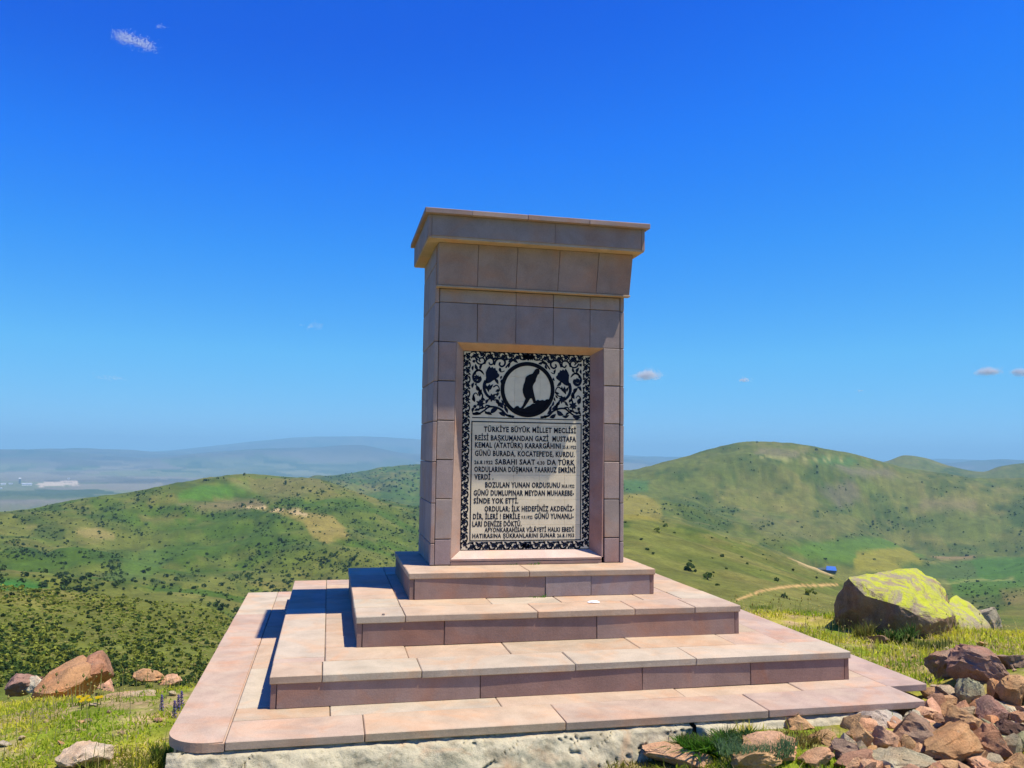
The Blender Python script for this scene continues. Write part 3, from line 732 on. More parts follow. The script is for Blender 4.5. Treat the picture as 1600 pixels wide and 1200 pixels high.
mbox('core', -.718, .718, -.0015, .032, 2.068, 2.391, M_CONC, (.3, .3, .3), 0)
mbox('back_block', -.718, .718, yb-.03, yb, zs, zt, M_BLOCK, GREY, .003)
# cornice: soffit, fascia, cap
CX0, CX1, CY0, CY1 = -.838, .838, -.220, .82
mbox('soffit_slab', CX0+.004, CX1-.004, CY0+.004, CY1-.004, 2.3925, 2.412, M_BLOCK, PEACH, .002)
e = [CX0+.026, .12, CX1-.026]
for p, q in zip(e[:-1], e[1:]):
    mbox('fascia_panel', p+.0005, q-.0005, CY0, CY0+.028, 2.4125, 2.568, M_BLOCK, GREY, .002)
    mbox('fascia_panel', p+.001, q-.001, CY1-.028, CY1, 2.4125, 2.568, M_BLOCK, GREY, .002)
for x0 in (CX0, CX1-.025):
    mbox('fascia_panel', x0, x0+.025, CY0-.001, .37, 2.402, 2.568, M_BLOCK, GREY, .002); mbox('fascia_panel', x0, x0+.025, .372, CY1+.001, 2.402, 2.568, M_BLOCK, GREY, .002)
mbox('core', CX0+.03, CX1-.03, CY0+.035, CY1-.035, 2.4125, 2.567, M_CONC, (.3, .3, .3), 0)
e = [-.868, -.52, -.10, .38, .868]
for p, q in zip(e[:-1], e[1:]):
    mbox('cap_slab', p+.001, q-.001, -.262, .36, 2.5685, 2.606, M_BLOCK, BROWN, .003); mbox('cap_slab', p+.001, q-.001, .3615, .855, 2.5685, 2.606, M_BLOCK, BROWN, .003)

# niche reveals (splayed)
nd = .10
def quadpart(name, pts, color, th=.02):
    bm = bmesh.new(); c = Vector(np.mean(pts, 0)); v = [Vector(p)-c for p in pts]
    n = (v[1]-v[0]).cross(v[3]-v[0]).normalized(); f = [bm.verts.new(p) for p in v]; b = [bm.verts.new(p-n*th) for p in v]
    bm.faces.new(f); bm.faces.new(list(reversed(b)))
    for t in range(4): bm.faces.new((f[(t+1) % 4], f[t], b[t], b[(t+1) % 4]))
    bmesh.ops.recalc_face_normals(bm, faces=bm.faces)
    o = mpar(bmobj(name, bm, M_BLOCK, None)); o.location = c; o.color = (*color, 1); return o
PX0, PX1, PZ0, PZ1 = -.512, .505, .095, 1.612
FX0b, FX1b, FX0t, FX1t, FZ0, FZ1 = -.597, .574, -.575, .590, .045, 1.662
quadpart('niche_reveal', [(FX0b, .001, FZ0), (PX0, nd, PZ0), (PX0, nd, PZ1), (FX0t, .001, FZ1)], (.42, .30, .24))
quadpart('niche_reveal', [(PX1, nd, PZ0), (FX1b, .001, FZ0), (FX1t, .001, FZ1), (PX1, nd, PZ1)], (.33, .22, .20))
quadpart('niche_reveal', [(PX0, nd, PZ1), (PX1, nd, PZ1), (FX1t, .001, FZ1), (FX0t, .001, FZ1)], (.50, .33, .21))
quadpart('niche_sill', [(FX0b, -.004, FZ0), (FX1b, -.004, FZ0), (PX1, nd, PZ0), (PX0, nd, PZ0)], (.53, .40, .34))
mbox('niche_sill', FX0b, FX1b, 0.0, .03, .0, FZ0-.022, M_BLOCK, RISE2, .002)
for s in (-1, 1):
    mbox('joint_filler', s*.735-.012, s*.735+.012, .006, .033, 0, 2.06, M_MORTAR, (.2, .2, .2), 0)
mbox('joint_filler', -.715, -.60, .012, .033, 0, 1.66, M_MORTAR, (.2, .2, .2), 0)
mbox('joint_filler', .60, .715, .012, .033, 0, 1.66, M_MORTAR, (.2, .2, .2), 0)

# ---------------------------------------------------------------- tile panel: tiles, ornament, lettering
PW, PH = PX1-PX0, PZ1-PZ0
panel = mpar(box_part('tile_panel', None, PX0-.01, PX1+.01, nd+.012, nd+.03, PZ0-.01, PZ1+.01, M_MORTAR, (.3, .3, .3), 0)); panel['label'] = 'cream tile panel with dark blue floral border, round emblem and inscription'
def pchild(o):
    o.parent = panel; o.matrix_parent_inverse = Matrix.Translation(Vector(panel.location)).inverted() @ Matrix.Identity(4); return o
nxT, nyT = 5, 8
for i in range(nxT):
    for j in range(nyT):
        a, b = PX0+PW*i/nxT, PX0+PW*(i+1)/nxT; c, d = PZ0+PH*j/nyT, PZ0+PH*(j+1)/nyT
        o = box_part('tile', None, a+.0004, b-.0004, nd, nd+.0115, c+.0004, d-.0004, M_TILE, (1, 1, 1), .0008); pchild(o)
def XS(s, t): return (PX0+PW*s, PZ1-PH*t)
class Flat:                           # flat glaze shapes standing a hair above the tiles
    def __init__(self, y): self.V = []; self.F = []; self.y = y
    def poly(self, pts):
        k = len(self.V); self.V += [(x, self.y, z_) for x, z_ in pts]; self.F.append(tuple(range(k, k+len(pts))))
    def stroke(self, pts, w, taper=(1, 1)):
        pts = [np.array(p, float) for p in pts]; P_ = []
        for i in range(len(pts)-1):
            p0 = pts[max(i-1, 0)]; p1 = pts[i]; p2 = pts[i+1]; p3 = pts[min(i+2, len(pts)-1)]
            for t in np.linspace(0, 1, 5, endpoint=False):
                P_.append(.5*((2*p1)+(-p0+p2)*t+(2*p0-5*p1+4*p2-p3)*t*t+(-p0+3*p1-3*p2+p3)*t**3))
        P_.append(pts[-1]); P_ = np.array(P_); T_ = np.gradient(P_, axis=0); T_ /= np.linalg.norm(T_, axis=1)[:, None]+1e-9
        Nn = np.stack([-T_[:, 1], T_[:, 0]], 1); n = len(P_); k = len(self.V)
        for i in range(n):
            t = i/(n-1); ww = w*(taper[0]*(1-t)+taper[1]*t)/2*(1 if 0 < i < n-1 or max(taper) == min(taper) else .6)
            for s in (-1, 1): q = P_[i]+Nn[i]*ww*s; self.V.append((q[0], self.y, q[1]))
        for i in range(n-1): self.F.append((k+2*i, k+2*i+1, k+2*i+3, k+2*i+2))
    def blob(self, c, r, n=9, jag=.3, seed=0, stretch=(1, 1), rot=0):
        rr = random.Random(seed); pts = []
        for i in range(n*2):
            a = math.pi*i/n; q = r*(1 if i % 2 == 0 else 1-jag)*rr.uniform(.9, 1.1); x = q*math.cos(a)*stretch[0]; z_ = q*math.sin(a)*stretch[1]
            pts.append((c[0]+x*math.cos(rot)-z_*math.sin(rot), c[1]+x*math.sin(rot)+z_*math.cos(rot)))
        self.poly(pts)
    def leaf(self, c, L, W, rot):
        pts = []
        for t in np.linspace(0, 1, 7): pts.append((L*(t-.5), W*math.sin(math.pi*t)/2+.12*L*math.sin(math.pi*t)))
        for t in np.linspace(1, 0, 7)[1:-1]: pts.append((L*(t-.5), -W*math.sin(math.pi*t)/2+.12*L*math.sin(math.pi*t)))
        self.poly([(c[0]+x*math.cos(rot)-z_*math.sin(rot), c[1]+x*math.sin(rot)+z_*math.cos(rot)) for x, z_ in pts])
    def ring(self, c, r0, r1, n=64):
        k = len(self.V)
        for i in range(n):
            a = 2*math.pi*i/n
            for r in (r0, r1): self.V.append((c[0]+r*math.cos(a), self.y, c[1]+r*math.sin(a)))
        for i in range(n): j = (i+1) % n; self.F.append((k+2*i, k+2*i+1, k+2*j+1, k+2*j))
    def rectline(self, x0, x1, z0, z1, w):
        for (a, b) in (((x0, z0), (x1, z0)), ((x1, z0), (x1, z1)), ((x1, z1), (x0, z1)), ((x0, z1), (x0, z0))):
            if a[1] == b[1]: x_, X_ = sorted((a[0], b[0])); self.poly([(x_-w/2, a[1]-w/2), (X_+w/2, a[1]-w/2), (X_+w/2, a[1]+w/2), (x_-w/2, a[1]+w/2)])
            else: z_, Z_ = sorted((a[1], b[1])); self.poly([(a[0]-w/2, z_+w/2), (a[0]+w/2, z_+w/2), (a[0]+w/2, Z_-w/2), (a[0]-w/2, Z_-w/2)])
    def build(self, name, mat):
        me = pymesh(name, self.V, self.F, mat); bm = bmesh.new(); bm.from_mesh(me)
        bmesh.ops.recalc_face_normals(bm, faces=bm.faces)
        for f in bm.faces:
            if f.normal.y > 0: f.normal_flip()
        bm.to_mesh(me); bm.free(); o = bpy.data.objects.new(name, me); link(o); pchild(o); return o
YO = nd-.0012
# border band
B = Flat(YO); bw = .058
def band(p0, p1, n, width):
    p0 = np.array(p0); p1 = np.array(p1); d = (p1-p0)/n; L = np.linalg.norm(d); t = d/L; nn = np.array([-t[1], t[0]])
    for i in range(n):
        c = p0+d*(i+.5); s = 1 if i % 2 else -1; ang = math.atan2(t[1], t[0])
        B.blob(c+nn*width*.12*s, L*.40, 6, .35, i*7+3)
        B.stroke([c-d*.55-nn*width*.30*s, c-d*.2-nn*width*.42*s, c+d*.2-nn*width*.25*s, c+d*.55+nn*width*.25*s], .011, (1, .8))
        B.leaf(c+d*.42+nn*width*.34*s, L*.52, L*.28, ang+.6*s); B.leaf(c-d*.35+nn*width*.36*s, L*.50, L*.26, ang-.8*s)
        B.leaf(c+d*.1-nn*width*.40*s, L*.46, L*.24, ang+.3*s); B.blob(c+d*.5-nn*width*.12*s, L*.12, 4, .3, i)
        B.leaf(c+d*.3+nn*width*.05*s, L*.42, L*.20, ang-1.2*s)
x0, x1, z0, z1 = PX0, PX1, PZ0, PZ1
band((x0+.030, z0+.02), (x0+.030, z1-.02), 27, bw); band((x1-.030, z0+.02), (x1-.030, z1-.02), 27, bw)
band((x0+.06, z1-.030), (x1-.06, z1-.030), 16, bw); band((x0+.06, z0+.032), (x1-.06, z0+.032), 16, bw)
B.rectline(x0+.0035, x1-.0035, z0+.0035, z1-.0035, .004)
B.blob(((x0+x1)/2, z1-.03), .045, 8, .35, 3, (1.3, .6)); B.blob(((x0+x1)/2, z0+.03), .035, 8, .35, 5, (1.2, .7))
B.build('floral_border', M_INK)
# frame lines
Fm = Flat(nd-.0016)
def PXY(u, v):                        # photo pixel on the plane of the panel
    q = unp(u, v, 1, nd); return (float(q[0]), float(q[2]))
zl = PXY(830, 654.5)[1]; fx0, fx1 = PX0+.075, PX1-.072; fz0 = PZ0+.072; fz1 = zl-.030
Fm.poly([(fx0, zl-.0035), (fx1, zl-.0035), (fx1, zl+.0035), (fx0, zl+.0035)])
Fm.rectline(fx0, fx1, fz0, fz1, .008)
Fm.build('frame_line', M_INK)
# round emblem
Em = Flat(nd-.0022); cc = PXY(824.5, 608.7); Ro, Ri = .216, .185
Em.ring(cc, Ri, Ro); 
rocks_ = [(-.158, -.098)]
arc = []
for a in np.linspace(math.radians(232), math.radians(336), 22): arc.append((cc[0]+Ri*1.02*math.cos(a), cc[1]+Ri*1.02*math.sin(a)))
def R2(x, y): return PXY(700+x/6.667, 530+y/6.667)
poly = arc+[R2(*p) for p in ((1058, 628), (1030, 624), (1005, 640), (985, 632), (955, 640), (935, 630), (912, 645), (905, 672), (880, 672), (850, 694), (820, 706), (795, 722), (770, 718), (745, 712), (730, 694), (708, 698), (690, 716), (676, 722))]
Em.poly(poly); Em.build('emblem_ring', M_BLACK)
# walking figure in the emblem, bent forward with a hand to the chin
Fg = Flat(nd-.0026)
fig = [(795-830, 640), (775-830, 712), (752-830, 716)]
q = [(757, 716), (778, 690), (790, 660), (806, 622), (792, 596), (780, 560), (776, 525), (786, 478), (800, 440), (806, 404), (818, 386), (845, 370), (878, 360), (890, 345), (905, 318), (925, 305), (948, 312), (955, 335), (948, 362), (934, 372), (926, 392), (918, 410), (912, 440), (896, 462), (884, 486), (884, 512), (892, 550), (900, 590), (912, 632), (916, 648), (904, 668), (890, 668), (884, 650), (872, 618), (856, 618), (836, 652), (806, 696), (786, 720)]
def R2(x, y): return PXY(700+x/6.667, 530+y/6.667)
Fg.poly([R2(*p) for p in q]); Fg.build('walking_figure', M_BLACK)
# scroll ornament left and right of the emblem
Or = Flat(YO-.0002); cxm = cc[0]
def both(fn):
    fn(1); fn(-1)
def mir(p, s):
    x, z_ = R2(*p); return (x, z_) if s == 1 else (2*cxm-x, z_)
def st(ps, w, taper=(1, .5)):
    for s in (1, -1): Or.stroke([mir(p, s) for p in ps], w*1.3, taper)
def bl(c, r, n=8, jag=.3, seed=1, stc=(1, 1), rot=0):
    for s in (1, -1): Or.blob(mir(c, s), r*1.2, n, jag, seed, stc, rot*s)
def lf(c, L, W, rot):
    for s in (1, -1): Or.leaf(mir(c, s), L*1.2, W*1.5, rot if s == 1 else math.pi-rot)
def fan(pts):
    for s in (1, -1): Or.poly([mir(p, s) for p in pts])
fan([(388, 440), (396, 400), (392, 345), (405, 318), (415, 300), (432, 278), (446, 300), (462, 286), (474, 304), (492, 298), (500, 322), (514, 330), (518, 352), (536, 372), (530, 392), (505, 410), (470, 430), (440, 452), (410, 462)])
st([(395, 430), (378, 480), (380, 530), (405, 580), (440, 610)], .018, (1.2, .8))
st([(370, 360), (330, 325), (285, 340), (262, 385), (275, 430), (310, 445), (335, 420), (325, 390)], .016, (.5, 1.3)); bl((300, 400), .020, 7, .3, 2)
st([(280, 370), (300, 320), (350, 330), (375, 370)], .010)
st([(290, 215), (310, 250), (350, 262), (380, 240), (375, 205), (345, 195), (325, 215), (338, 238)], .010, (1, .8)); lf((300, 200), .035, .012, 2.3)
st([(380, 260), (400, 215), (440, 195), (470, 215), (470, 255), (440, 265), (425, 240)], .011, (1, .8)); lf((490, 205), .03, .012, .8)
st([(480, 270), (500, 220), (545, 200), (590, 225), (590, 265), (560, 285), (535, 265), (545, 240)], .012, (1, .9)); lf((610, 215), .04, .014, .3)
st([(600, 300), (640, 250), (690, 215), (750, 200)], .010, (1, .4)); lf((660, 225), .05, .016, .5); lf((700, 235), .04, .014, -.4); lf((640, 275), .035, .013, 1.2)
st([(545, 300), (555, 340), (590, 330)], .009); lf((545, 320), .035, .012, 1.8)
lf((300, 290), .045, .016, 2.0); lf((345, 290), .04, .014, 1.2); bl((270, 230), .012, 6)
bl((340, 670), .028, 7, .4, 4, (1.1, 1.1)); bl((460, 610), .027, 7, .4, 5, (1.1, 1)); st([(345, 640), (360, 590), (335, 540), (310, 500)], .010, (1, .8)); lf((318, 510), .05, .02, 2.2)
lf((340, 560), .05, .020, 1.3); st([(270, 640), (262, 590), (290, 560), (315, 590)], .010); lf((275, 620), .045, .018, 1.7)
lf((430, 510), .055, .018, 1.4); lf((455, 500), .045, .013, 1.1); lf((405, 500), .035, .012, 1.9); st([(470, 500), (510, 480), (535, 520), (515, 560)], .009); lf((500, 440), .05, .016, -.9)
lf((520, 540), .035, .014, .3); st([(470, 580), (510, 570), (530, 530)], .009)
st([(250, 770), (320, 775), (380, 740), (430, 705), (500, 710), (560, 740), (610, 790), (690, 810)], .014, (.6, 1)); lf((300, 785), .06, .018, .1); lf((480, 750), .06, .024, .6)
lf((560, 785), .05, .02, -.5); lf((420, 780), .05, .016, -.2); lf((540, 690), .06, .022, -.7); lf((600, 740), .05, .016, -1.0); st([(440, 700), (400, 690), (385, 720)], .012); bl((640, 800), .012, 6)
st([(500, 650), (530, 680), (520, 700)], .010); lf((510, 650), .045, .016, -.8); bl((280, 700), .013, 6, .3, 8); lf((265, 735), .04, .014, 1.2); lf((300, 740), .035, .014, .2)
lf((410, 650), .04, .014, 1.0); lf((540, 610), .03, .01, 1.3); lf((565, 660), .04, .012, -1.2); lf((590, 700), .035, .012, -1.0)
lf((262, 300), .035, .012, 1.5); lf((262, 480), .04, .014, 1.3); bl((290, 470), .009, 5); lf((520, 580), .03, .01, .9); lf((370, 620), .035, .014, 2.4)
lf((360, 720), .035, .014, .4); lf((400, 760), .03, .012, 2.6); lf((330, 730), .03, .010, .9); lf((560, 440), .03, .01, 1.4); lf((556, 400), .026, .01, 1.2)
Or.build('scroll_ornament', M_INK)
# inscription
LN = [(150, 280, 1000, [('T\u00dcRK\u0130YE B\u00dcY\u00dcK M\u0130LLET MECL\u0130S\u0130', 1)]),
 (218, 210, 1000, [('RE\u0130S\u0130 BA\u015eKUMANDAN GAZ\u0130  MUSTAFA', 1)]),
 (275, 210, 1000, [('KEMAL (ATAT\u00dcRK) KARARG\u00c2HINI ', 1), ('25.8.1922', .62)]),
 (340, 210, 990, [("G\u00dcN\u00dc BURADA, KOCATEPE'DE, KURDU.", 1)]),
 (405, 205, 990, [('26.8.1922', .68), (' SABAHI SAAT ', 1), ('4.30', .68), (' DA T\u00dcRK', 1)]),
 (465, 205, 995, [('ORDULARINA D\u00dc\u015eMANA TAARRUZ EMR\u0130N\u0130', 1)]),
 (525, 205, 355, [('VERD\u0130 .', 1)]),
 (587, 290, 988, [('BOZULAN YUNAN ORDUSUNU ', 1), ('30.8.1922', .62)]),
 (650, 200, 985, [('G\u00dcN\u00dc DUMLUPINAR MEYDAN MUHAREBE-', 1)]),
 (712, 200, 550, [('S\u0130NDE YOK ETT\u0130.', 1)]),
 (775, 285, 985, [('ORDULAR; \u0130LK HEDEF\u0130N\u0130Z AKDEN\u0130Z-', 1)]),
 (835, 195, 982, [('D\u0130R, \u0130LER\u0130 ! EMR\u0130LE ', 1), ('9.9.1922', .62), (' G\u00dcN\u00dc YUNANLI-', 1)]),
 (893, 190, 575, [('LARI DEN\u0130ZE D\u00d6KT\u00dc.', 1)]),
 (938, 285, 983, [('AFYONKARAH\u0130SAR V\u0130L\u00c2YET\u0130 HALKI EBED\u0130', .85)]),
 (983, 190, 985, [('HATIRASINA \u015e\u00dcKRANLARINI SUNAR ', .8), ('26.8.1953', .7)])]
dg = bpy.context.evaluated_depsgraph_get()
for (yy, xa, xb, segs) in LN:
    v = 640+yy/5; (xw0, zc) = PXY(700+xa/5, v+(0)); xw1 = PXY(700+xb/5, v)[0]
    # rows are level on the stone although they slope in the picture
    zc = PXY(736, v)[1]
    cap = .039; Vt = []; Ft_ = []; xcur = 0
    for txt, sz in segs:
        cu = bpy.data.curves.new('lettering', 'FONT'); cu.body = txt; cu.size = sz; cu.resolution_u = 2; cu.offset = .036*sz; cu.space_character = 1.12
        to = bpy.data.objects.new('tmp', cu); COL.objects.link(to); bpy.context.view_layer.update(); dg = bpy.context.evaluated_depsgraph_get()
        me = bpy.data.meshes.new_from_object(to.evaluated_get(dg)); n0 = len(Vt)
        for p in me.vertices: Vt.append((p.co.x+xcur, p.co.y))
        for p in me.polygons: Ft_.append(tuple(n0+i for i in p.vertices))
        lead = len(txt)-len(txt.lstrip(' ')); w = max(p.co.x for p in me.vertices); sp_ = .30*sz
        if txt.startswith(' '): pass
        xcur += w+(sp_ if txt.endswith(' ') else .06)
        bpy.data.objects.remove(to); bpy.data.curves.remove(cu); bpy.data.meshes.remove(me)
    Vt = np.array(Vt); w = Vt[:, 0].max()-Vt[:, 0].min(); sx = (xw1-xw0)/w; sz_ = cap/.70
    Vt[:, 0] = xw0+(Vt[:, 0]-Vt[:, 0].min())*sx; zz = zc-cap/2+Vt[:, 1]*sz_
    V3 = np.stack([Vt[:, 0], np.full(len(Vt), nd-.0012), zz], 1)
    o = mobj('lettering', V3, Ft_, M_INK); pchild(o)

# ---------------------------------------------------------------- rubble foundation under the lowest tier
def strip(name, path, prof_fn, mat, n, m, closed=False):
    V = []; F = []
    for i in range(n):
        for j in range(m): V.append(prof_fn(i/(n-1), j/(m-1)))
    for i in range(n-1):
        for j in range(m-1): F.append((i*m+j, i*m+j+1, (i+1)*m+j+1, (i+1)*m+j))
    return mobj(name, V, F, mat, smooth=True)
def found(s, t, xa=-2.20, xb=.44):
    x = xa+(xb-xa)*s; edge = sstep(0, .05, s)
    out = .01+.13*t**.8+(.05*vnoise(np.array(x*2.3), np.array(0.), 9)-.02)
    if t < .12: out = .0+.02*t/.12
    n1 = float(fbm(np.array(x*6), np.array(t*3.), 12, 5)-.5); n2 = float(fbm(np.array(x*24), np.array(t*9.), 15, 3)-.5)
    crk = abs(float(fbm(np.array(x*3.1+t), np.array(t*2+x), 77, 3))-.5); crk = max(0, 1-crk/.012)
    out += n1*.04+n2*.010-crk*.03
    top = -.596+.012*float(vnoise(np.array(x*5), np.array(3.), 2)) if t > .1 else -.594
    z_ = top-(.25*(t**1.25))+n1*.02*(t > .12)+n2*.008
    if s < .03: out *= s/.03*.6+.4
    if s > .93: q_ = (s-.93)/.07; out -= .16*q_*q_*t; z_ -= .05*q_*q_*t
    return (x, -1.875-out, z_)
o = mpar(strip('rubble_foundation', None, found, M_FOUND, 420, 26)); o['label'] = 'rough pale lime concrete footing'
o = mpar(strip('rubble_foundation', None, lambda s, t: found(s, t*.9, .47, 1.60), M_FOUND, 160, 22)); o['label'] = 'broken end of the lime footing behind weeds and stones'
def found2(s, t):
    a = math.pi*1.5-s*math.pi*.5; rc = .20; cx, cy = -2.19+rc, -1.87+rc
    if s > .6: pass
    k = .01+.01*t+float(fbm(np.array(s*9), np.array(t*5.), 12, 4)-.5)*.02
    if s < .5: a = math.pi*1.5-(s/.5)*math.pi*.5; x = cx+(rc+k)*math.cos(a); y = cy+(rc+k)*math.sin(a)
    else: x = cx-rc-k; y = cy+(s-.5)/.5*4.0
    return (x, y, -.594-(.55*t))
o = mpar(strip('footing_corner', None, found2, M_FOUND, 120, 10))

# ---------------------------------------------------------------- rocks
def noise_disp(V, seed, scale, amp):
    o = seed*3.7
    n = (fbm(V[:, 0]*scale+o, V[:, 1]*scale+V[:, 2]*scale*1.7+o, seed, 4)-.5)+(fbm(V[:, 2]*scale-o, V[:, 0]*scale*1.3-V[:, 1]*scale+o, seed+9, 4)-.5)
    return n*amp
def rock_verts(seed, sub=4, cuts=15, rough=.10):
    r = random.Random(seed); bm = bmesh.new(); bmesh.ops.create_icosphere(bm, subdivisions=sub, radius=1)
    V = np.array([tuple(v.co) for v in bm.verts]); F = [tuple(v.index for v in f.verts) for f in bm.faces]; bm.free()
    V = V*1.15
    for i in range(cuts):
        n = Vector((r.gauss(0, 1), r.gauss(0, 1), r.gauss(0, .9))).normalized(); off = r.uniform(.40, .82); n = np.array(n)
        d = V@n-off; V = V-np.outer(np.maximum(d, 0), n)*.98
    nn = V/(np.linalg.norm(V, axis=1)[:, None]+1e-9)
    V = V+nn*noise_disp(V, seed, 2.2, rough*1.3)[:, None]+nn*noise_disp(V, seed+3, 6, rough*1.1)[:, None]+nn*noise_disp(V, seed+5, 15, rough*.6)[:, None]
    V -= (V.max(0)+V.min(0))/2; V /= (V.max(0)-V.min(0))
    return V, F
def dict_(**k): return {a: tuple(min(.62, x*f) for x, f in zip(v, (1.30, 1.24, 1.16))) if a not in ('pale', 'white', 'cream', 'dark') else v for a, v in k.items()}
RCOL = dict_(tan=(.42, .27, .14), orange=(.38, .225, .115), red=(.29, .17, .11), brown=(.24, .175, .125), dark=(.15, .10, .075), purple=(.24, .16, .125),
            pink=(.46, .29, .18), grey=(.33, .30, .21), greygreen=(.29, .29, .17), pale=(.52, .47, .33), white=(.55, .53, .44), cream=(.50, .41, .26))
def rock(u, v, w, h, rot, col, label, seed, mat=None, depth=.8, sub=4, tilt=0, lift=0, cat='rock', dd=0, group=None, name='rock', rough=.10):
    """rock whose outline is about w x h photo pixels centred on (u, v), resting on the ground there"""
    g = hit(u, min(v+h*.30, 1330)); d = float((g-CAM)@CF)+dd
    c = P(u, v, d); W = w/FPX*d; H = h/FPX*d
    V, F = rock_verts(seed, sub, rough=rough); V = V*np.array([W, W*depth, H*1.12])*1.03
    a = math.radians(rot); ca, sa = math.cos(a), math.sin(a); V = np.stack([V[:, 0]*ca-V[:, 2]*sa, V[:, 1], V[:, 0]*sa+V[:, 2]*ca], 1)
    yw = -YAW; cz_, sz_ = math.cos(yw), math.sin(yw); V = np.stack([V[:, 0]*cz_-V[:, 1]*sz_, V[:, 0]*sz_+V[:, 1]*cz_, V[:, 2]], 1)
    me = pymesh(name, V, F, mat or M_ROCK); me.shade_smooth(); me.set_sharp_from_angle(angle=math.radians(28))
    o = bpy.data.objects.new(name, me); o.location = c; o.color = (*jit(RCOL[col], .1), 1); COL.objects.link(o); tag(o, label, cat, group); return o
def hull_rock(pts, col, label, seed, mat=None, cutn=5, amp=.03, cat='boulder', name='boulder', sub=3, keep=.35):
    W_ = np.array([P(*p) for p in pts]); c = W_.mean(0); bm = bmesh.new()
    for p in W_-c: bm.verts.new(p)
    r = bmesh.ops.convex_hull(bm, input=list(bm.verts))
    bmesh.ops.delete(bm, geom=[g for g in r['geom_interior'] if isinstance(g, bmesh.types.BMVert)], context='VERTS')
    for k in range(cutn-1): bmesh.ops.subdivide_edges(bm, edges=list(bm.edges), cuts=1, smooth=keep if k == 0 else .1, use_grid_fill=True)
    bmesh.ops.triangulate(bm, faces=list(bm.faces)); bm.normal_update()
    V = np.array([tuple(v.co) for v in bm.verts]); Nn = np.array([tuple(v.normal) for v in bm.verts])
    D = noise_disp(V, seed, 2.3, amp*2.2)+noise_disp(V, seed+5, 7, amp*.9)+noise_disp(V, seed+7, 22, amp*.3); V = V+Nn*D[:, None]
    for v, p in zip(bm.verts, V): v.co = p
    o = bmobj(name, bm, mat or M_ROCK, None, 34); o.location = c; o.color = (*RCOL[col], 1); tag(o, label, cat); return o
# the big lichen boulder
d0 = 7.55
hull_rock([(1330, 908, d0+.15), (1350, 899, d0+.6), (1395, 891, d0+.85), (1432, 890, d0+.9), (1462, 903, d0+.85), (1476, 920, d0+.7), (1478, 945, d0+.45),
           (1414, 968, d0-.14), (1404, 946, d0-.16), (1352, 931, d0-.02), (1474, 966, d0-.02), (1452, 972, d0-.12), (1490, 962, d0+.2),
           (1306, 945, d0+.35), (1309, 970, d0+.35), (1322, 988, d0+.3), (1375, 1012, d0+.10), (1430, 1018, d0+.05), (1486, 1000, d0+.3), (1330, 990, d0+1.), (1470, 990, d0+1.0)],
          'brown', 'large boulder with a flat top crusted in bright yellow lichen', 11, M_LICH, 5, .035, keep=.12)
hull_rock([(1482, 940, 8.3), (1500, 955, 8.3), (1520, 958, 8.5), (1535, 975, 8.3), (1530, 1000, 8.0), (1480, 1000, 8.0), (1470, 960, 8.6), (1500, 985, 7.9), (1525, 970, 8.9)],
          'cream', 'smaller lichen covered rock tucked behind the right end of the large boulder', 12, M_LICH, 4, .03)
rock(1548, 972, 42, 40, -30, 'grey', 'pale grey rock behind grass right of the lichen covered rocks', 14, depth=.6)
rock(1372, 999, 34, 14, 0, 'brown', 'small brown stone in the grass at the foot of the lichen boulder', 15)
rock(1484, 1044, 56, 46, 12, 'brown', 'grey brown split rock with a deeply shaded underside, left half of the cracked pair', 16, depth=.9, lift=.1)
rock(1533, 1045, 84, 58, -24, 'purple', 'broad brown split rock, right half of the cracked pair', 19, depth=.9)
rock(1588, 1034, 58, 26, 8, 'brown', 'dark brown stone half in grass above the heap at the right edge', 18)
rock(1519, 1087, 46, 50, 5, 'greygreen', 'grey green stone under the cracked pair in the heap', 20)
rock(1559, 1088, 26, 46, 24, 'orange', 'upright orange brown stone leaning in the heap', 21, depth=1.2)
rock(1586, 1082, 56, 48, 0, 'tan', 'tan stone at the right edge above the heap', 22)
rock(1482, 1085, 48, 24, -22, 'cream', 'pale yellowish flat stone beside the broken platform corner', 23, depth=1)
rock(1468, 1101, 28, 30, 30, 'red', 'small reddish wedge stone next to the broken corner', 24)
rock(1513, 1114, 30, 24, -30, 'cream', 'little cream stone between the grey green and reddish stones', 25)
rock(1548, 1119, 54, 48, -35, 'purple', 'dark purple brown block with a smooth shaded face', 126)
rock(1578, 1116, 44, 22, -22, 'pale', 'whitish stone wedged behind the dark purple block', 27)
rock(1431, 1143, 96, 48, -12, 'brown', 'long grey brown stone lying just in front of the platform corner', 28, depth=.7)
rock(1364, 1119, 88, 30, -8, 'white', 'white flat stone under the front edge of the platform', 29, depth=1, dd=.05)
rock(1449, 1119, 38, 24, 0, 'pink', 'pinkish stone in the gap under the platform corner', 30)
rock(1502, 1134, 66, 46, -18, 'tan', 'reddish tan stone in the middle of the heap', 31, depth=.9)
rock(1481, 1169, 92, 52, 14, 'orange', 'layered orange brown slab in the middle of the heap', 132, depth=.9)
rock(1386, 1154, 50, 36, 0, 'pink', 'rounded pinkish stone left of the layered orange slab', 33)
rock(1346, 1152, 34, 46, 5, 'tan', 'tan wedge stone left of the rounded pinkish stone', 34)
rock(1410, 1192, 92, 40, 4, 'grey', 'speckled grey stone at the bottom of the heap', 35, depth=.9)
rock(1551, 1168, 66, 52, -42, 'red', 'dark red slab stone leaning steeply in the heap', 36, depth=.8)
rock(1560, 1150, 60, 28, -36, 'greygreen', 'narrow grey green slab resting on the dark red slab', 37)
rock(1524, 1167, 26, 52, 4, 'cream', 'narrow pale upright stone between the orange and dark red slabs', 38, depth=1)
rock(1578, 1143, 48, 36, -30, 'dark', 'dark brown block on the right side of the heap', 39)
rock(1593, 1128, 26, 28, 0, 'pink', 'small pinkish stone at the right edge of the heap', 40)
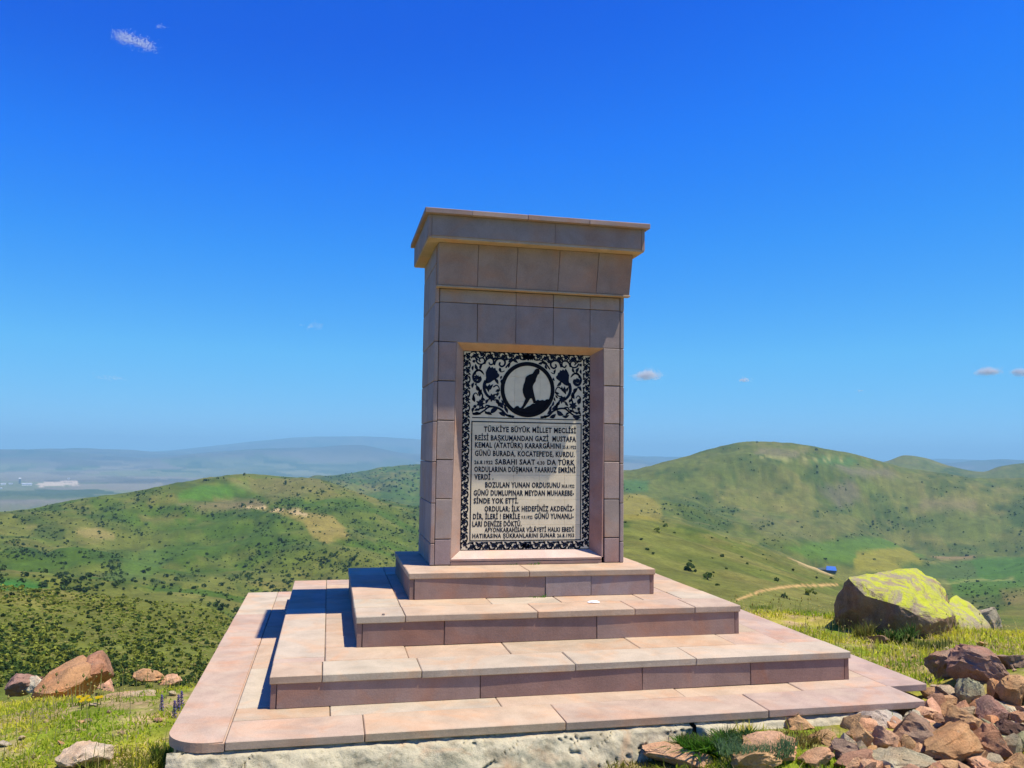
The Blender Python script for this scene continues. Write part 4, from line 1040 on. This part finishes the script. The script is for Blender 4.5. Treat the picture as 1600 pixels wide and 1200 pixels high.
rock(1594, 1163, 36, 32, 10, 'greygreen', 'greenish grey stone low at the right edge of the heap', 41)
rock(1588, 1192, 46, 34, 0, 'tan', 'tan stone in the bottom right corner of the heap', 42)
rock(1536, 1198, 44, 24, 0, 'pink', 'pink stone at the bottom below the dark red slab', 43)
rock(1318, 1170, 46, 26, -10, 'brown', 'brown stone in dry grass left of the heap', 44)
rock(1333, 1188, 66, 26, 8, 'red', 'dark reddish stone at the bottom left of the heap', 45)
rock(1246, 1126, 50, 25, -4, 'tan', 'single tan stone sitting on the rubble below the platform edge', 46, dd=-.02)
rock(1205, 1170, 92, 34, -3, 'pink', 'flat pinkish stone in the grass with a shaded right end', 47, depth=.9)
rock(1184, 1190, 80, 36, 0, 'tan', 'pointed tan stone in front of the flat pinkish stone', 48)
rock(1056, 1178, 104, 28, 0, 'pink', 'low reddish slab stone at the foot of the lime footing', 49, depth=.7)
rock(1283, 1120, 84, 26, -8, 'pale', 'pale flat stone under the platform right of the single tan stone', 50, depth=.7)
rock(1275, 1182, 60, 22, 6, 'pink', 'small pinkish stone below the dry grass tuft', 51)
rock(1290, 1152, 52, 22, -18, 'tan', 'low tan stone among brown grass in front of the platform', 52)
rock(1430, 1120, 44, 20, -10, 'pale', 'pale shard in the dark gap below the platform corner', 53)
# left side rocks
hull_rock([(52, 1077, 6.6), (88, 1048, 6.8), (110, 1030, 6.9), (130, 1023, 6.95), (140, 1030, 6.8), (134, 1062, 6.5), (100, 1080, 6.4), (70, 1084, 6.4), (60, 1083, 6.9), (120, 1050, 7.2)],
          'orange', 'long orange red rock sloping down to the left in the grass', 61, cat='rock', name='rock', amp=.018, cutn=4)
hull_rock([(134, 1030, 6.9), (150, 1018, 7.0), (161, 1016, 7.0), (167, 1030, 6.9), (168, 1048, 6.8), (140, 1055, 6.6), (135, 1060, 7.2), (165, 1060, 7.2), (150, 1065, 6.8)],
          'red', 'pointed red rock standing at the right end of the long orange one', 62, cat='rock', name='rock', amp=.018, cutn=4)
rock(132, 1062, 50, 38, 0, 'grey', 'mottled white and dark rock in front of the red rocks', 163, mat=M_ROCK)
rock(160, 1068, 46, 24, 0, 'pink', 'low pinkish rock right of the mottled rock', 64)
rock(28, 1072, 62, 34, 18, 'purple', 'brownish purple rock at the left edge of the picture', 65)
rock(52, 1070, 26, 26, -20, 'pale', 'pale greenish stone next to the brownish purple rock', 66)
rock(232, 1056, 56, 20, 0, 'orange', 'low orange mound of rock in the grass left of the platform', 67)
rock(268, 1064, 34, 16, 0, 'pink', 'small pinkish stone between the orange mound and the platform', 167)
rock(200, 1086, 100, 13, 11, 'cream', 'long thin pale stone lying in the grass', 68, depth=.35)
rock(137, 1182, 80, 40, 10, 'pale', 'flat whitish stone at the bottom left of the picture', 69, depth=.9)
rock(8, 1162, 22, 10, 0, 'pale', 'tiny white stone in the grass at the far left', 70)
# rubble fill of the heap
GRP = 'small stones filling the rubble heap'
for i in range(230):
    u = rnd.uniform(1320, 1640); v = rnd.uniform(1075, 1225)
    if v < 1125-.0*u and u < 1450: continue
    w = rnd.uniform(16, 44); h = w*rnd.uniform(.55, .95)
    cn = rnd.choice(['tan', 'pink', 'tan', 'red', 'orange', 'grey', 'cream', 'pink', 'brown'])
    wd = dict(tan='tan', pink='pinkish', red='reddish', orange='orange brown', grey='grey', cream='cream', brown='brown')[cn]
    rock(u, v+6, w, h, rnd.uniform(-50, 50), cn, 'small '+wd+' angular stone filling a gap in the '+('left' if u < 1480 else 'right')+' half of the rubble heap', 500+i % 14, sub=2, group='small '+wd+' stones in the '+('left' if u < 1480 else 'right')+' half of the rubble heap', name='small_stone', cat='stone', dd=.06)
GRP = 'loose stones scattered in the hilltop grass'
for i in range(46):
    if i < 20: u = rnd.uniform(0, 300); v = rnd.uniform(1080, 1200)
    elif i < 36: u = rnd.uniform(1230, 1600); v = rnd.uniform(975, 1060)
    else: u = rnd.uniform(600, 1300); v = rnd.uniform(1185, 1215)
    g = hit(u, v)
    if -2.35 < g[0] < 2.3 and g[1] > -2.1: continue
    w = rnd.uniform(6, 16); rock(u, v, w, w*.5, rnd.uniform(-20, 20), rnd.choice(['tan', 'pink', 'cream', 'brown']), 'small stone lying loose in the grass '+['left of the platform', 'right of the platform near the boulder', 'in front of the footing'][0 if i < 20 else (1 if i < 36 else 2)], 520+i % 9, sub=2, group='loose stones in the grass '+['left of the platform', 'right of the platform', 'in front of the footing'][0 if i < 20 else (1 if i < 36 else 2)], name='small_stone', cat='stone')

# ---------------------------------------------------------------- grass and flowers
def blades(name, pts, hmin, hmax, wid, tone_fn, label, cat='grass', lean=.5, seed=5, kind='stuff', curl=.4):
    r = np.random.default_rng(seed); n = len(pts); pts = np.asarray(pts)
    h = r.uniform(hmin, hmax, n)*r.uniform(.6, 1.1, n); a = r.uniform(0, 2*np.pi, n); ln = r.normal(0, lean, n)*h
    dx, dy = np.cos(a), np.sin(a); b = r.uniform(0, 2*np.pi, n); wx_, wy_ = np.cos(b)*wid/2, np.sin(b)*wid/2
    base = pts; m1 = base+np.stack([dx*ln*.35, dy*ln*.35, h*.55], 1); tp = base+np.stack([dx*ln, dy*ln, np.maximum(h*(1-curl*np.abs(ln)/h*.5), h*.25)], 1)
    W = np.stack([wx_, wy_, np.zeros(n)], 1)
    V = np.stack([base-W, base+W, m1-W*.8, m1+W*.8, tp], 1).reshape(-1, 3); k = np.arange(n)[:, None]*5
    F = np.concatenate([k+np.array([0, 1, 3]), k+np.array([0, 3, 2]), k+np.array([2, 3, 4])])
    me = pymesh(name, V, F, M_GRASS, False, True); c = tone_fn(pts, r)
    setcolors(me, np.repeat(c, 5, axis=0)); o = link(bpy.data.objects.new(name, me)); tag(o, label, cat, kind=kind); return o
def off_plinth(x, y, m=.03): return ~((x > -2.22-m) & (x < 2.15+m) & (y > -1.9-m) & (y < 2.35+m))
def tone_meadow(p, r):
    n = len(p); a = fbm(p[:, 0]*1.1, p[:, 1]*1.1, 61, 3); t = np.clip((a-.35)/.3+r.normal(0, .25, n), 0, 1)[:, None]
    c = np.array([.26, .40, .020])*(1-t)+np.array([.62, .60, .06])*t
    s = r.random(n)[:, None]; c = np.where(s < .14, np.array([.66, .52, .26]), c); return c*r.uniform(.75, 1.25, n)[:, None]
def scatter(n, x0, x1, y0, y1, seed, thr=.42, sc=2.2):
    r = np.random.default_rng(seed); x = r.uniform(x0, x1, n); y = r.uniform(y0, y1, n)
    d = fbm(x*sc, y*sc, seed, 3)+r.normal(0, .05, n); k = (d > thr) & off_plinth(x, y)
    # keep it off the rock heap
    hx = (x > 1.35) & (y < -1.3) & (y > -3.4); k &= ~(hx & (r.random(n) < .93))
    fx = (x > -2.1) & (x < .6) & (y > -2.14); k &= ~(fx & (r.random(n) < .95))
    x, y = x[k], y[k]; return np.stack([x, y, zground(x, y)-.005], 1)
pl_ = scatter(90000, -6.2, -2.2, -3.4, 2.2, 71, .47); blades('meadow_grass', pl_, .015, .05, .008, tone_meadow, 'short yellow green grass left of the platform', seed=1, lean=1.0)
pr_ = scatter(90000, 2.1, 9, -1.6, 3.6, 72, .47); blades('meadow_grass', pr_, .02, .08, .009, tone_meadow, 'longer green and straw coloured grass right of the platform', seed=2, lean=.9)
pf_ = scatter(26000, -3, 2.2, -3.2, -1.9, 73, .47, 3.2); blades('meadow_grass', pf_, .03, .09, .005, tone_meadow, 'thin mossy grass along the foot of the platform', seed=3, lean=.7)
def tone_straw(p, r):
    n = len(p); s = r.random(n)[:, None]; return np.where(s < .6, np.array([.55, .46, .17]), np.array([.26, .32, .05]))*r.uniform(.8, 1.2, n)[:, None]
st_ = np.concatenate([scatter(220, -3.3, -2.2, -1.6, 1.0, 81, .45), scatter(900, 2.2, 4.2, -1.2, 3.2, 82, .45), scatter(220, 4.2, 8, 0, 2.6, 83, .5)])
blades('tall_grass_stalk', st_, .10, .26, .0045, tone_straw, 'tall thin straw stalks rising above the grass', seed=4, lean=.22)
# seed heads at stalk height
def dots(name, pts, size, col, label, cat, seed=3, kind='stuff', flat=.6):
    r = np.random.default_rng(seed); V = []; F = []; off = 0; ico = [(1, 0, 0), (-1, 0, 0), (0, 1, 0), (0, -1, 0), (0, 0, 1), (0, 0, -1)]; f8 = [(0, 2, 4), (2, 1, 4), (1, 3, 4), (3, 0, 4), (2, 0, 5), (1, 2, 5), (3, 1, 5), (0, 3, 5)]
    C = []
    for p in pts:
        s = size*r.uniform(.6, 1.3); V += [(p[0]+a*s, p[1]+b*s, p[2]+c*s*flat) for a, b, c in ico]; F += [tuple(i+off for i in f) for f in f8]; off += 6; C += [np.array(col)*r.uniform(.7, 1.2)]*6
    me = pymesh(name, V, F, M_GRASS); setcolors(me, np.array(C)); o = link(bpy.data.objects.new(name, me)); tag(o, label, cat, kind=kind); return o
hs_ = st_[::3].copy(); hs_[:, 2] += NR.uniform(.10, .22, len(hs_)); dots('seed_head', hs_, .008, (.42, .38, .14), 'pale seed heads on the tall stalks', 'seed heads', flat=1.8)
fl = scatter(2600, -5, -2.25, -3, .6, 91, .5); fl[:, 2] += NR.uniform(.03, .10, len(fl)); dots('tiny_flower', fl, .006, (.60, .55, .20), 'tiny pale yellow flowers sprinkled through the left grass', 'flowers')
fr = scatter(1600, 2.2, 7, -1, 2.6, 92, .5); fr[:, 2] += NR.uniform(.05, .16, len(fr)); dots('tiny_flower', fr, .007, (.55, .52, .22), 'tiny pale flowers sprinkled through the right grass', 'flowers')
# weeds as plants of their own
def plant(u, v, n, spread, h, wid, col, label, cat='weed', name='weed', lean=.5, seed=1, dz=0, mixc=None, pt=None):
    g = hit(u, v) if pt is None else np.array(pt, float); r = np.random.default_rng(seed); a = r.uniform(0, 6.28, n); q = spread*np.sqrt(r.random(n))
    x = q*np.cos(a); y = q*np.sin(a)*.7; z_ = np.zeros(n)
    e = empty(name, tuple(g), label=label, cat=cat); mc = np.array(mixc if mixc else col)
    def tf(p, rr): t = rr.random(len(p))[:, None]; return (np.array(col)*(1-t)+mc*t)*rr.uniform(.7, 1.3, len(p))[:, None]
    o = blades('foliage', np.stack([x, y, z_-.01+dz], 1), h*.4, h, wid, tf, None, None, lean, seed, None); o.parent = e; 
    for k in ('label', 'category', 'kind'):
        if k in o.keys(): del o[k]
    return e
def edge_pt(u, y):
    q = unp(u, 1130, 1, y); return (q[0], y, float(zground(q[0], y))+.02)
plant(1098, 1136, 900, .13, .13, .014, (.045, .15, .012), 'bright green leafy weed against the platform edge', seed=11, mixc=(.10, .22, .02), lean=.9, pt=edge_pt(1098, -2.06))
plant(1150, 1132, 260, .09, .09, .012, (.05, .12, .03), 'smaller dark green weed right of the bright green one at the platform edge', seed=12, lean=.8, pt=edge_pt(1150, -2.04))
plant(1100, 1165, 500, .15, .14, .006, (.12, .19, .07), 'pale spiky grass tuft in front of the bright green weed', name='grass_tuft', cat='grass tuft', seed=13, mixc=(.28, .27, .10), lean=.6)
plant(1180, 1152, 1100, .20, .10, .005, (.09, .19, .08), 'soft blue green grass tuft in front of the platform', name='grass_tuft', cat='grass tuft', seed=14, mixc=(.16, .25, .12), lean=.9, pt=edge_pt(1180, -2.22))
plant(1240, 1158, 500, .16, .09, .006, (.22, .17, .05), 'brownish dry grass tuft between the stones', name='grass_tuft', cat='grass tuft', seed=15, mixc=(.14, .12, .03), lean=.8)
plant(585, 1195, 700, .12, .11, .006, (.10, .20, .02), 'bright yellow green tuft at the bottom of the lime footing', name='grass_tuft', cat='grass tuft', seed=16, mixc=(.26, .28, .04), lean=.7)
plant(1040, 1190, 800, .32, .05, .006, (.16, .18, .03), 'mossy yellow grass patch at the bottom edge beside the reddish slab', name='grass_tuft', cat='grass tuft', seed=17, mixc=(.30, .27, .06), lean=1)
plant(920, 1196, 900, .34, .06, .006, (.15, .18, .03), 'mossy grass patch at the bottom middle below the footing', name='grass_tuft', cat='grass tuft', seed=18, mixc=(.30, .27, .06), lean=1)
plant(1410, 1005, 500, .10, .20, .016, (.06, .13, .03), 'leafy green weed growing at the foot of the lichen boulder', seed=19, mixc=(.12, .20, .05), lean=.5)
plant(1455, 1015, 300, .16, .15, .010, (.10, .15, .03), 'tangled green weed right below the lichen boulder', seed=20, mixc=(.20, .22, .06), lean=.6)
plant(1350, 998, 260, .08, .22, .006, (.26, .22, .07), 'dry straw tuft in front of the shaded side of the lichen boulder', name='grass_tuft', cat='grass tuft', seed=21, mixc=(.14, .18, .03), lean=.4)
plant(1190, 950, 300, .30, .13, .009, (.22, .32, .03), 'yellow green bush of weeds beyond the right edge of the platform', seed=22, mixc=(.30, .30, .08), lean=.5)
plant(1250, 958, 420, .42, .15, .009, (.10, .18, .02), 'tall green weeds behind the platform left of the boulder', seed=23, mixc=(.40, .42, .06), lean=.9)
plant(1540, 985, 500, .30, .16, .006, (.16, .19, .06), 'wispy grey green weeds around the pale rock', seed=24, mixc=(.30, .28, .12), lean=.6)
plant(262, 1192, 260, .08, .18, .008, (.12, .22, .02), 'dark green tuft growing against the left footing corner', name='grass_tuft', cat='grass tuft', seed=25, mixc=(.18, .20, .04), lean=.35)
plant(200, 1196, 420, .25, .11, .007, (.24, .30, .03), 'tall yellow green tuft left of the footing corner', name='grass_tuft', cat='grass tuft', seed=26, mixc=(.28, .28, .06), lean=.45)
plant(290, 1185, 160, .10, .09, .006, (.16, .17, .05), 'mossy tuft on the corner of the lime footing', name='grass_tuft', cat='grass tuft', seed=27, lean=.8, pt=(-1.95, -2.0, -.70))
plant(0, 0, 40, .05, .035, .005, (.06, .20, .02), 'small green sprout in the joint under the niche sill, right of centre', cat='sprout', name='sprout', seed=28, lean=.8, pt=(.03, -.01, .0))
plant(0, 0, 34, .04, .03, .005, (.06, .20, .02), 'small green sprout in the joint under the niche sill, left of centre', cat='sprout', name='sprout', seed=29, lean=.8, pt=(-.13, -.01, .0))
plant(0, 0, 50, .06, .035, .005, (.06, .24, .01), 'bright green sprout at the foot of the top tier riser', cat='sprout', name='sprout', seed=30, lean=.8, pt=(-.02, -.335, -.184))
plant(0, 0, 700, .16, .10, .006, (.24, .36, .03), 'yellow green tuft in front of the footing left of the monument centre', name='grass_tuft', cat='grass tuft', seed=41, mixc=(.45, .45, .06), lean=.7, pt=(-1.25, -2.22, float(zground(-1.25, -2.22))))
# yellow flowers and lupin
def flower(u, v, h, kind, label, seed):
    g = hit(u, v); e = empty('flower', tuple(g), label=label, cat='flower'); r = random.Random(seed)
    V = [(-.003, 0, 0), (.003, 0, 0), (.002, 0, h), (-.002, 0, h)]; m_ = pymesh('stem', V, [(0, 1, 2, 3)], M_GRASS); setcolors(m_, np.tile([.05, .10, .02], (4, 1))); link(bpy.data.objects.new('stem', m_), e)
    if kind == 'yellow':
        n = 8; V = [(0, 0, h+.004)]; F = []
        for i in range(n*2): a = math.pi*i/n; q = .022 if i % 2 == 0 else .012; V.append((q*math.cos(a), q*math.sin(a)*.7-.004, h+.006*math.sin(a)))
        F = [(0, 1+i, 1+(i+1) % (2*n)) for i in range(2*n)]; col = (.75, .55, .01)
    else:
        V = []; F = []
        for i in range(26):
            a = i*2.4; z_ = h-.09+i*.0045; q = .014*(1-i/34); k = len(V); c = Vector((q*math.cos(a), q*math.sin(a), z_))
            V += [tuple(c+Vector((-.006, 0, -.004))), tuple(c+Vector((.006, 0, -.004))), tuple(c+Vector((0, .004, .008))), tuple(c+Vector((0, -.006, .002)))]; F += [(k, k+1, k+2), (k, k+1, k+3), (k+1, k+2, k+3), (k, k+2, k+3)]
        col = (.20, .16, .42)
    m_ = pymesh('blossom', V, F, M_GRASS); setcolors(m_, np.tile(col, (len(V), 1))); link(bpy.data.objects.new('blossom', m_), e)
for i, (u, v) in enumerate([(123, 1103), (130, 1106), (136, 1102), (139, 1108), (127, 1110), (152, 1104), (157, 1103)]):
    flower(u, v, .06, 'yellow', ['leftmost', 'second from left', 'middle, farthest', 'fourth from left', 'lowest, nearest'][i]+' yellow flower of the bunch left of the thin pale stone' if i < 5 else ['left', 'right'][i-5]+' yellow flower of the pair at the tip of the thin pale stone', i)
for i, (u, v) in enumerate([(272, 1122), (278, 1112), (283, 1106), (252, 1112)]):
    flower(u, v, .08, 'lupin', ['nearest of three purple flower spikes beside the platform edge', 'middle of three purple flower spikes beside the platform edge', 'farthest of three purple flower spikes beside the platform edge', 'pale violet flower spike a little left of the platform edge'][i], i+20)

# ---------------------------------------------------------------- small things on the steps
def scrap(loc, w, label, cat, name, col):
    m, n, b = new_mat(name+'_surface'); b.inputs['Base Color'].default_value = (*col, 1); b.inputs['Roughness'].default_value = .6
    r = random.Random(3); V = []; n_ = 12
    for k, z_ in ((1, 0), (.8, .006), (.0, .009)):
        for i in range(n_): a = 2*math.pi*i/n_; q = w*k*(.8+.3*r.random()); V.append((q*math.cos(a), q*math.sin(a)*.6, z_+r.uniform(0, .003)*k))
    F = [(j*n_+i, j*n_+(i+1) % n_, (j+1)*n_+(i+1) % n_, (j+1)*n_+i) for j in range(2) for i in range(n_)]
    o = mobj(name, V, F, m); o.location = loc; tag(o, label, cat); return o
q = unp(928, 941, 2, -.182); scrap(tuple(q), .045, 'crumpled white paper scrap lying on the third tier', 'litter', 'paper_scrap', (.85, .85, .86))
q = unp(599, 961, 2, -.182); scrap(tuple(q), .010, 'tiny dark pebble on the left corner of the third tier', 'pebble', 'pebble', (.06, .05, .05))

# ---------------------------------------------------------------- far shed, far buildings
def shed():
    p = terr(1288, 893); r = math.hypot(p[0]-CAM[0], p[1]-CAM[1]); s = r/FPX
    e = empty('roadside_shed', tuple(p), label='long low shed with a bright blue tarpaulin roof beside the dirt road', cat='shed'); e.rotation_euler = (0, 0, -YAW-.15)
    wm = simple_mat('shed_wall', (.06, .06, .055), .8, .2, 1, 0); bmt = simple_mat('blue_tarpaulin', (.03, .16, .62), .5, .1, 1, 0); gm = simple_mat('dark_canvas', (.07, .09, .07), .8, .2, 1, 0)
    w1 = 15*s; w2 = 14*s; h = 5*s
    bm = slab_bm(-w1, 0-.1, -2.2, 2.2, -1, h*.55, .05); bmobj('wall', bm, wm, e)
    bm = slab_bm(0, w2, -2.2, 2.2, -1, h*.45, .05); bmobj('wall', bm, wm, e)
    V = [(0-.1, -2.8, h*.50), (w2+.3, -2.8, h*.35), (w2-.5, 0, h*1.5), (.9, 0, h*1.6), (-.1, 2.8, h*.5), (w2+.3, 2.8, h*.35)]
    mobj('roof', V, [(0, 1, 2, 3), (3, 2, 5, 4), (0, 3, 4), (1, 5, 2)], bmt, e)
    V = [(-w1-.2, -2.7, h*.6), (-.15, -2.7, h*.6), (-.15, 0, h*1.15), (-w1+1, 0, h*.9), (-w1-.2, 2.7, h*.6), (-.15, 2.7, h*.6)]
    mobj('roof', V, [(0, 1, 2, 3), (3, 2, 5, 4), (0, 3, 4), (1, 5, 2)], gm, e)
shed()
wmat = simple_mat('whitewashed_wall', (.75, .74, .70), .8, .1, .05, 0); rmat = simple_mat('metal_roof', (.62, .62, .63), .5, .1, .05, 0); dmat = simple_mat('dark_plant', (.10, .11, .12), .8, .1, .05, 0)
FB = [(45, 758.5, 60, 26, 'long white works hall at the left end of the pale quarry', wmat), (8, 758, 30, 22, 'small white building in the plain near the left edge', wmat), (3, 764, 24, 14, 'low white building below the others at the left edge of the plain', wmat),
      (34, 756, 12, 70, 'dark tower standing left of the pale quarry in the plain', dmat), (20, 757, 26, 16, 'grey hall between the white building and the dark tower', rmat), (110, 749, 18, 18, 'small pale block above the right end of the quarry', wmat)]
for (u, v, w, h, lab, mt) in FB:
    w *= .6; h *= .6
    p = terr(u, v, 5000); e = empty('distant_building', tuple(p), label=lab, cat='building'); e.rotation_euler = (0, 0, .3)
    bmobj('wall', slab_bm(-w, w, -w*.4, w*.4, -5, h, 0), mt, e)
    V = [(-w-2, -w*.4-2, h+.1), (w+2, -w*.4-2, h+.1), (w+2, 0, h*1.25), (-w-2, 0, h*1.25), (-w-2, w*.4+2, h+.1), (w+2, w*.4+2, h+.1)]
    mobj('roof', V, [(0, 1, 2, 3), (3, 2, 5, 4), (0, 3, 4), (1, 5, 2)], rmat, e)

# ---------------------------------------------------------------- haze and clouds
top_z = float(max(Z.max(), 20))+12; bot = float(Z.min())-5
mh = bpy.data.materials.new('pale_haze'); mh.use_nodes = True; n = mh.node_tree; n.nodes.clear()
ho = n.nodes.new('ShaderNodeOutputMaterial'); pv = n.nodes.new('ShaderNodeVolumePrincipled')
pv.inputs['Color'].default_value = (.40, .80, 1.0, 1); pv.inputs['Density'].default_value = HAZE_DENSITY; pv.inputs['Anisotropy'].default_value = 0.0
n.links.new(pv.outputs[0], ho.inputs['Volume'])
bm = slab_bm(-42000, 42000, -42000, 42000, bot, top_z, 0); o = bmobj('haze', bm, mh); tag(o, 'pale blue haze filling the air over the plain', 'haze', kind='stuff')

m_c, n_c, b_c = new_mat('cloud_white'); b_c.inputs['Base Color'].default_value = (.93, .93, .93, 1); b_c.inputs['Roughness'].default_value = 1; b_c.inputs['Specular IOR Level'].default_value = 0
t_c = N(n_c, 'ShaderNodeBsdfTranslucent'); t_c.inputs[0].default_value = (.93, .93, .93, 1); x_c = N(n_c, 'ShaderNodeMixShader'); x_c.inputs[0].default_value = .5
n_c.links.new(b_c.outputs[0], x_c.inputs[1]); n_c.links.new(t_c.outputs[0], x_c.inputs[2]); n_c.links.new(x_c.outputs[0], [x for x in n_c.nodes if x.type == 'OUTPUT_MATERIAL'][0].inputs[0])
def cloud(u, v, w, h, dist, dens, label, seed, rot=0):
    """a cloud of very many small droplets clumps, thinning out towards its rim"""
    r = np.random.default_rng(seed); c = P(u, v, dist); s = dist/FPX; rad = .42*s; n = int(w*h*.75*dens/.5)
    k = 7; cx = r.uniform(-.32, .32, k); cx[0] = 0; cz = (np.abs(r.normal(0, .16, k)))*(1-np.abs(cx)*2); sg = r.uniform(.06, .13, k)
    i = r.integers(0, k, n); x = (cx[i]+r.normal(0, 1, n)*sg[i])*w; z_ = (cz[i]-.12+np.abs(r.normal(0, .26, n))*np.sign(r.random(n)-.22)*.8)*h; y = r.normal(0, .30 if dist > 8000 else .10, n)*w
    z_ = np.maximum(z_, -.30*h+r.normal(0, .05, n)*h)
    cr_, sr_ = math.cos(rot), math.sin(rot); x, z_ = x*cr_+z_*sr_, -x*sr_+z_*cr_
    C = np.stack([x, y, z_], 1)*s; o6 = np.array([(1, 0, 0), (-1, 0, 0), (0, 1, 0), (0, -1, 0), (0, 0, 1), (0, 0, -1)])*rad
    V = (C[:, None]+o6[None]*r.uniform(.6, 1.5, n)[:, None, None]).reshape(-1, 3); f8 = np.array([(0, 2, 4), (2, 1, 4), (1, 3, 4), (3, 0, 4), (2, 0, 5), (1, 2, 5), (3, 1, 5), (0, 3, 5)])
    F = (np.arange(n)[:, None, None]*6+f8[None]).reshape(-1, 3)
    o = link(bpy.data.objects.new('cloud', pymesh('cloud', V, F, m_c, True, True))); o.location = c; o.rotation_euler = (0, 0, -YAW); tag(o, label, 'cloud'); return o
cloud(205, 63, 84, 24, 5000, .42, 'faint slanting white cloud high in the upper left of the sky', 1, math.radians(16))
cloud(253, 42, 22, 8, 5000, .15, 'very faint wisp just above the slanting cloud at upper left', 2)
cloud(493, 510, 40, 10, 15000, .12, 'faint thin cloud wisp in the sky left of the monument', 3)
cloud(172, 591, 52, 9, 18000, .12, 'faint flat cloud low in the sky at the left', 4)
cloud(1013, 588, 48, 16, 16000, 2.2, 'small white puffy cloud just right of the monument', 5)
cloud(1162, 594, 22, 7, 17000, .9, 'tiny white cloud over the big green hill', 6)
cloud(1543, 581, 30, 14, 16000, 2.6, 'small bright white cloud near the right edge, left of another', 7)
cloud(1592, 583, 24, 14, 16000, 2.0, 'white cloud touching the right edge of the picture', 8)
cloud(1342, 611, 18, 4, 20000, .15, 'barely visible cloud wisp over the ridge between the bigger clouds', 9)
print('tris est', sum(len(o.data.polygons) for o in bpy.data.objects if o.type == 'MESH'))
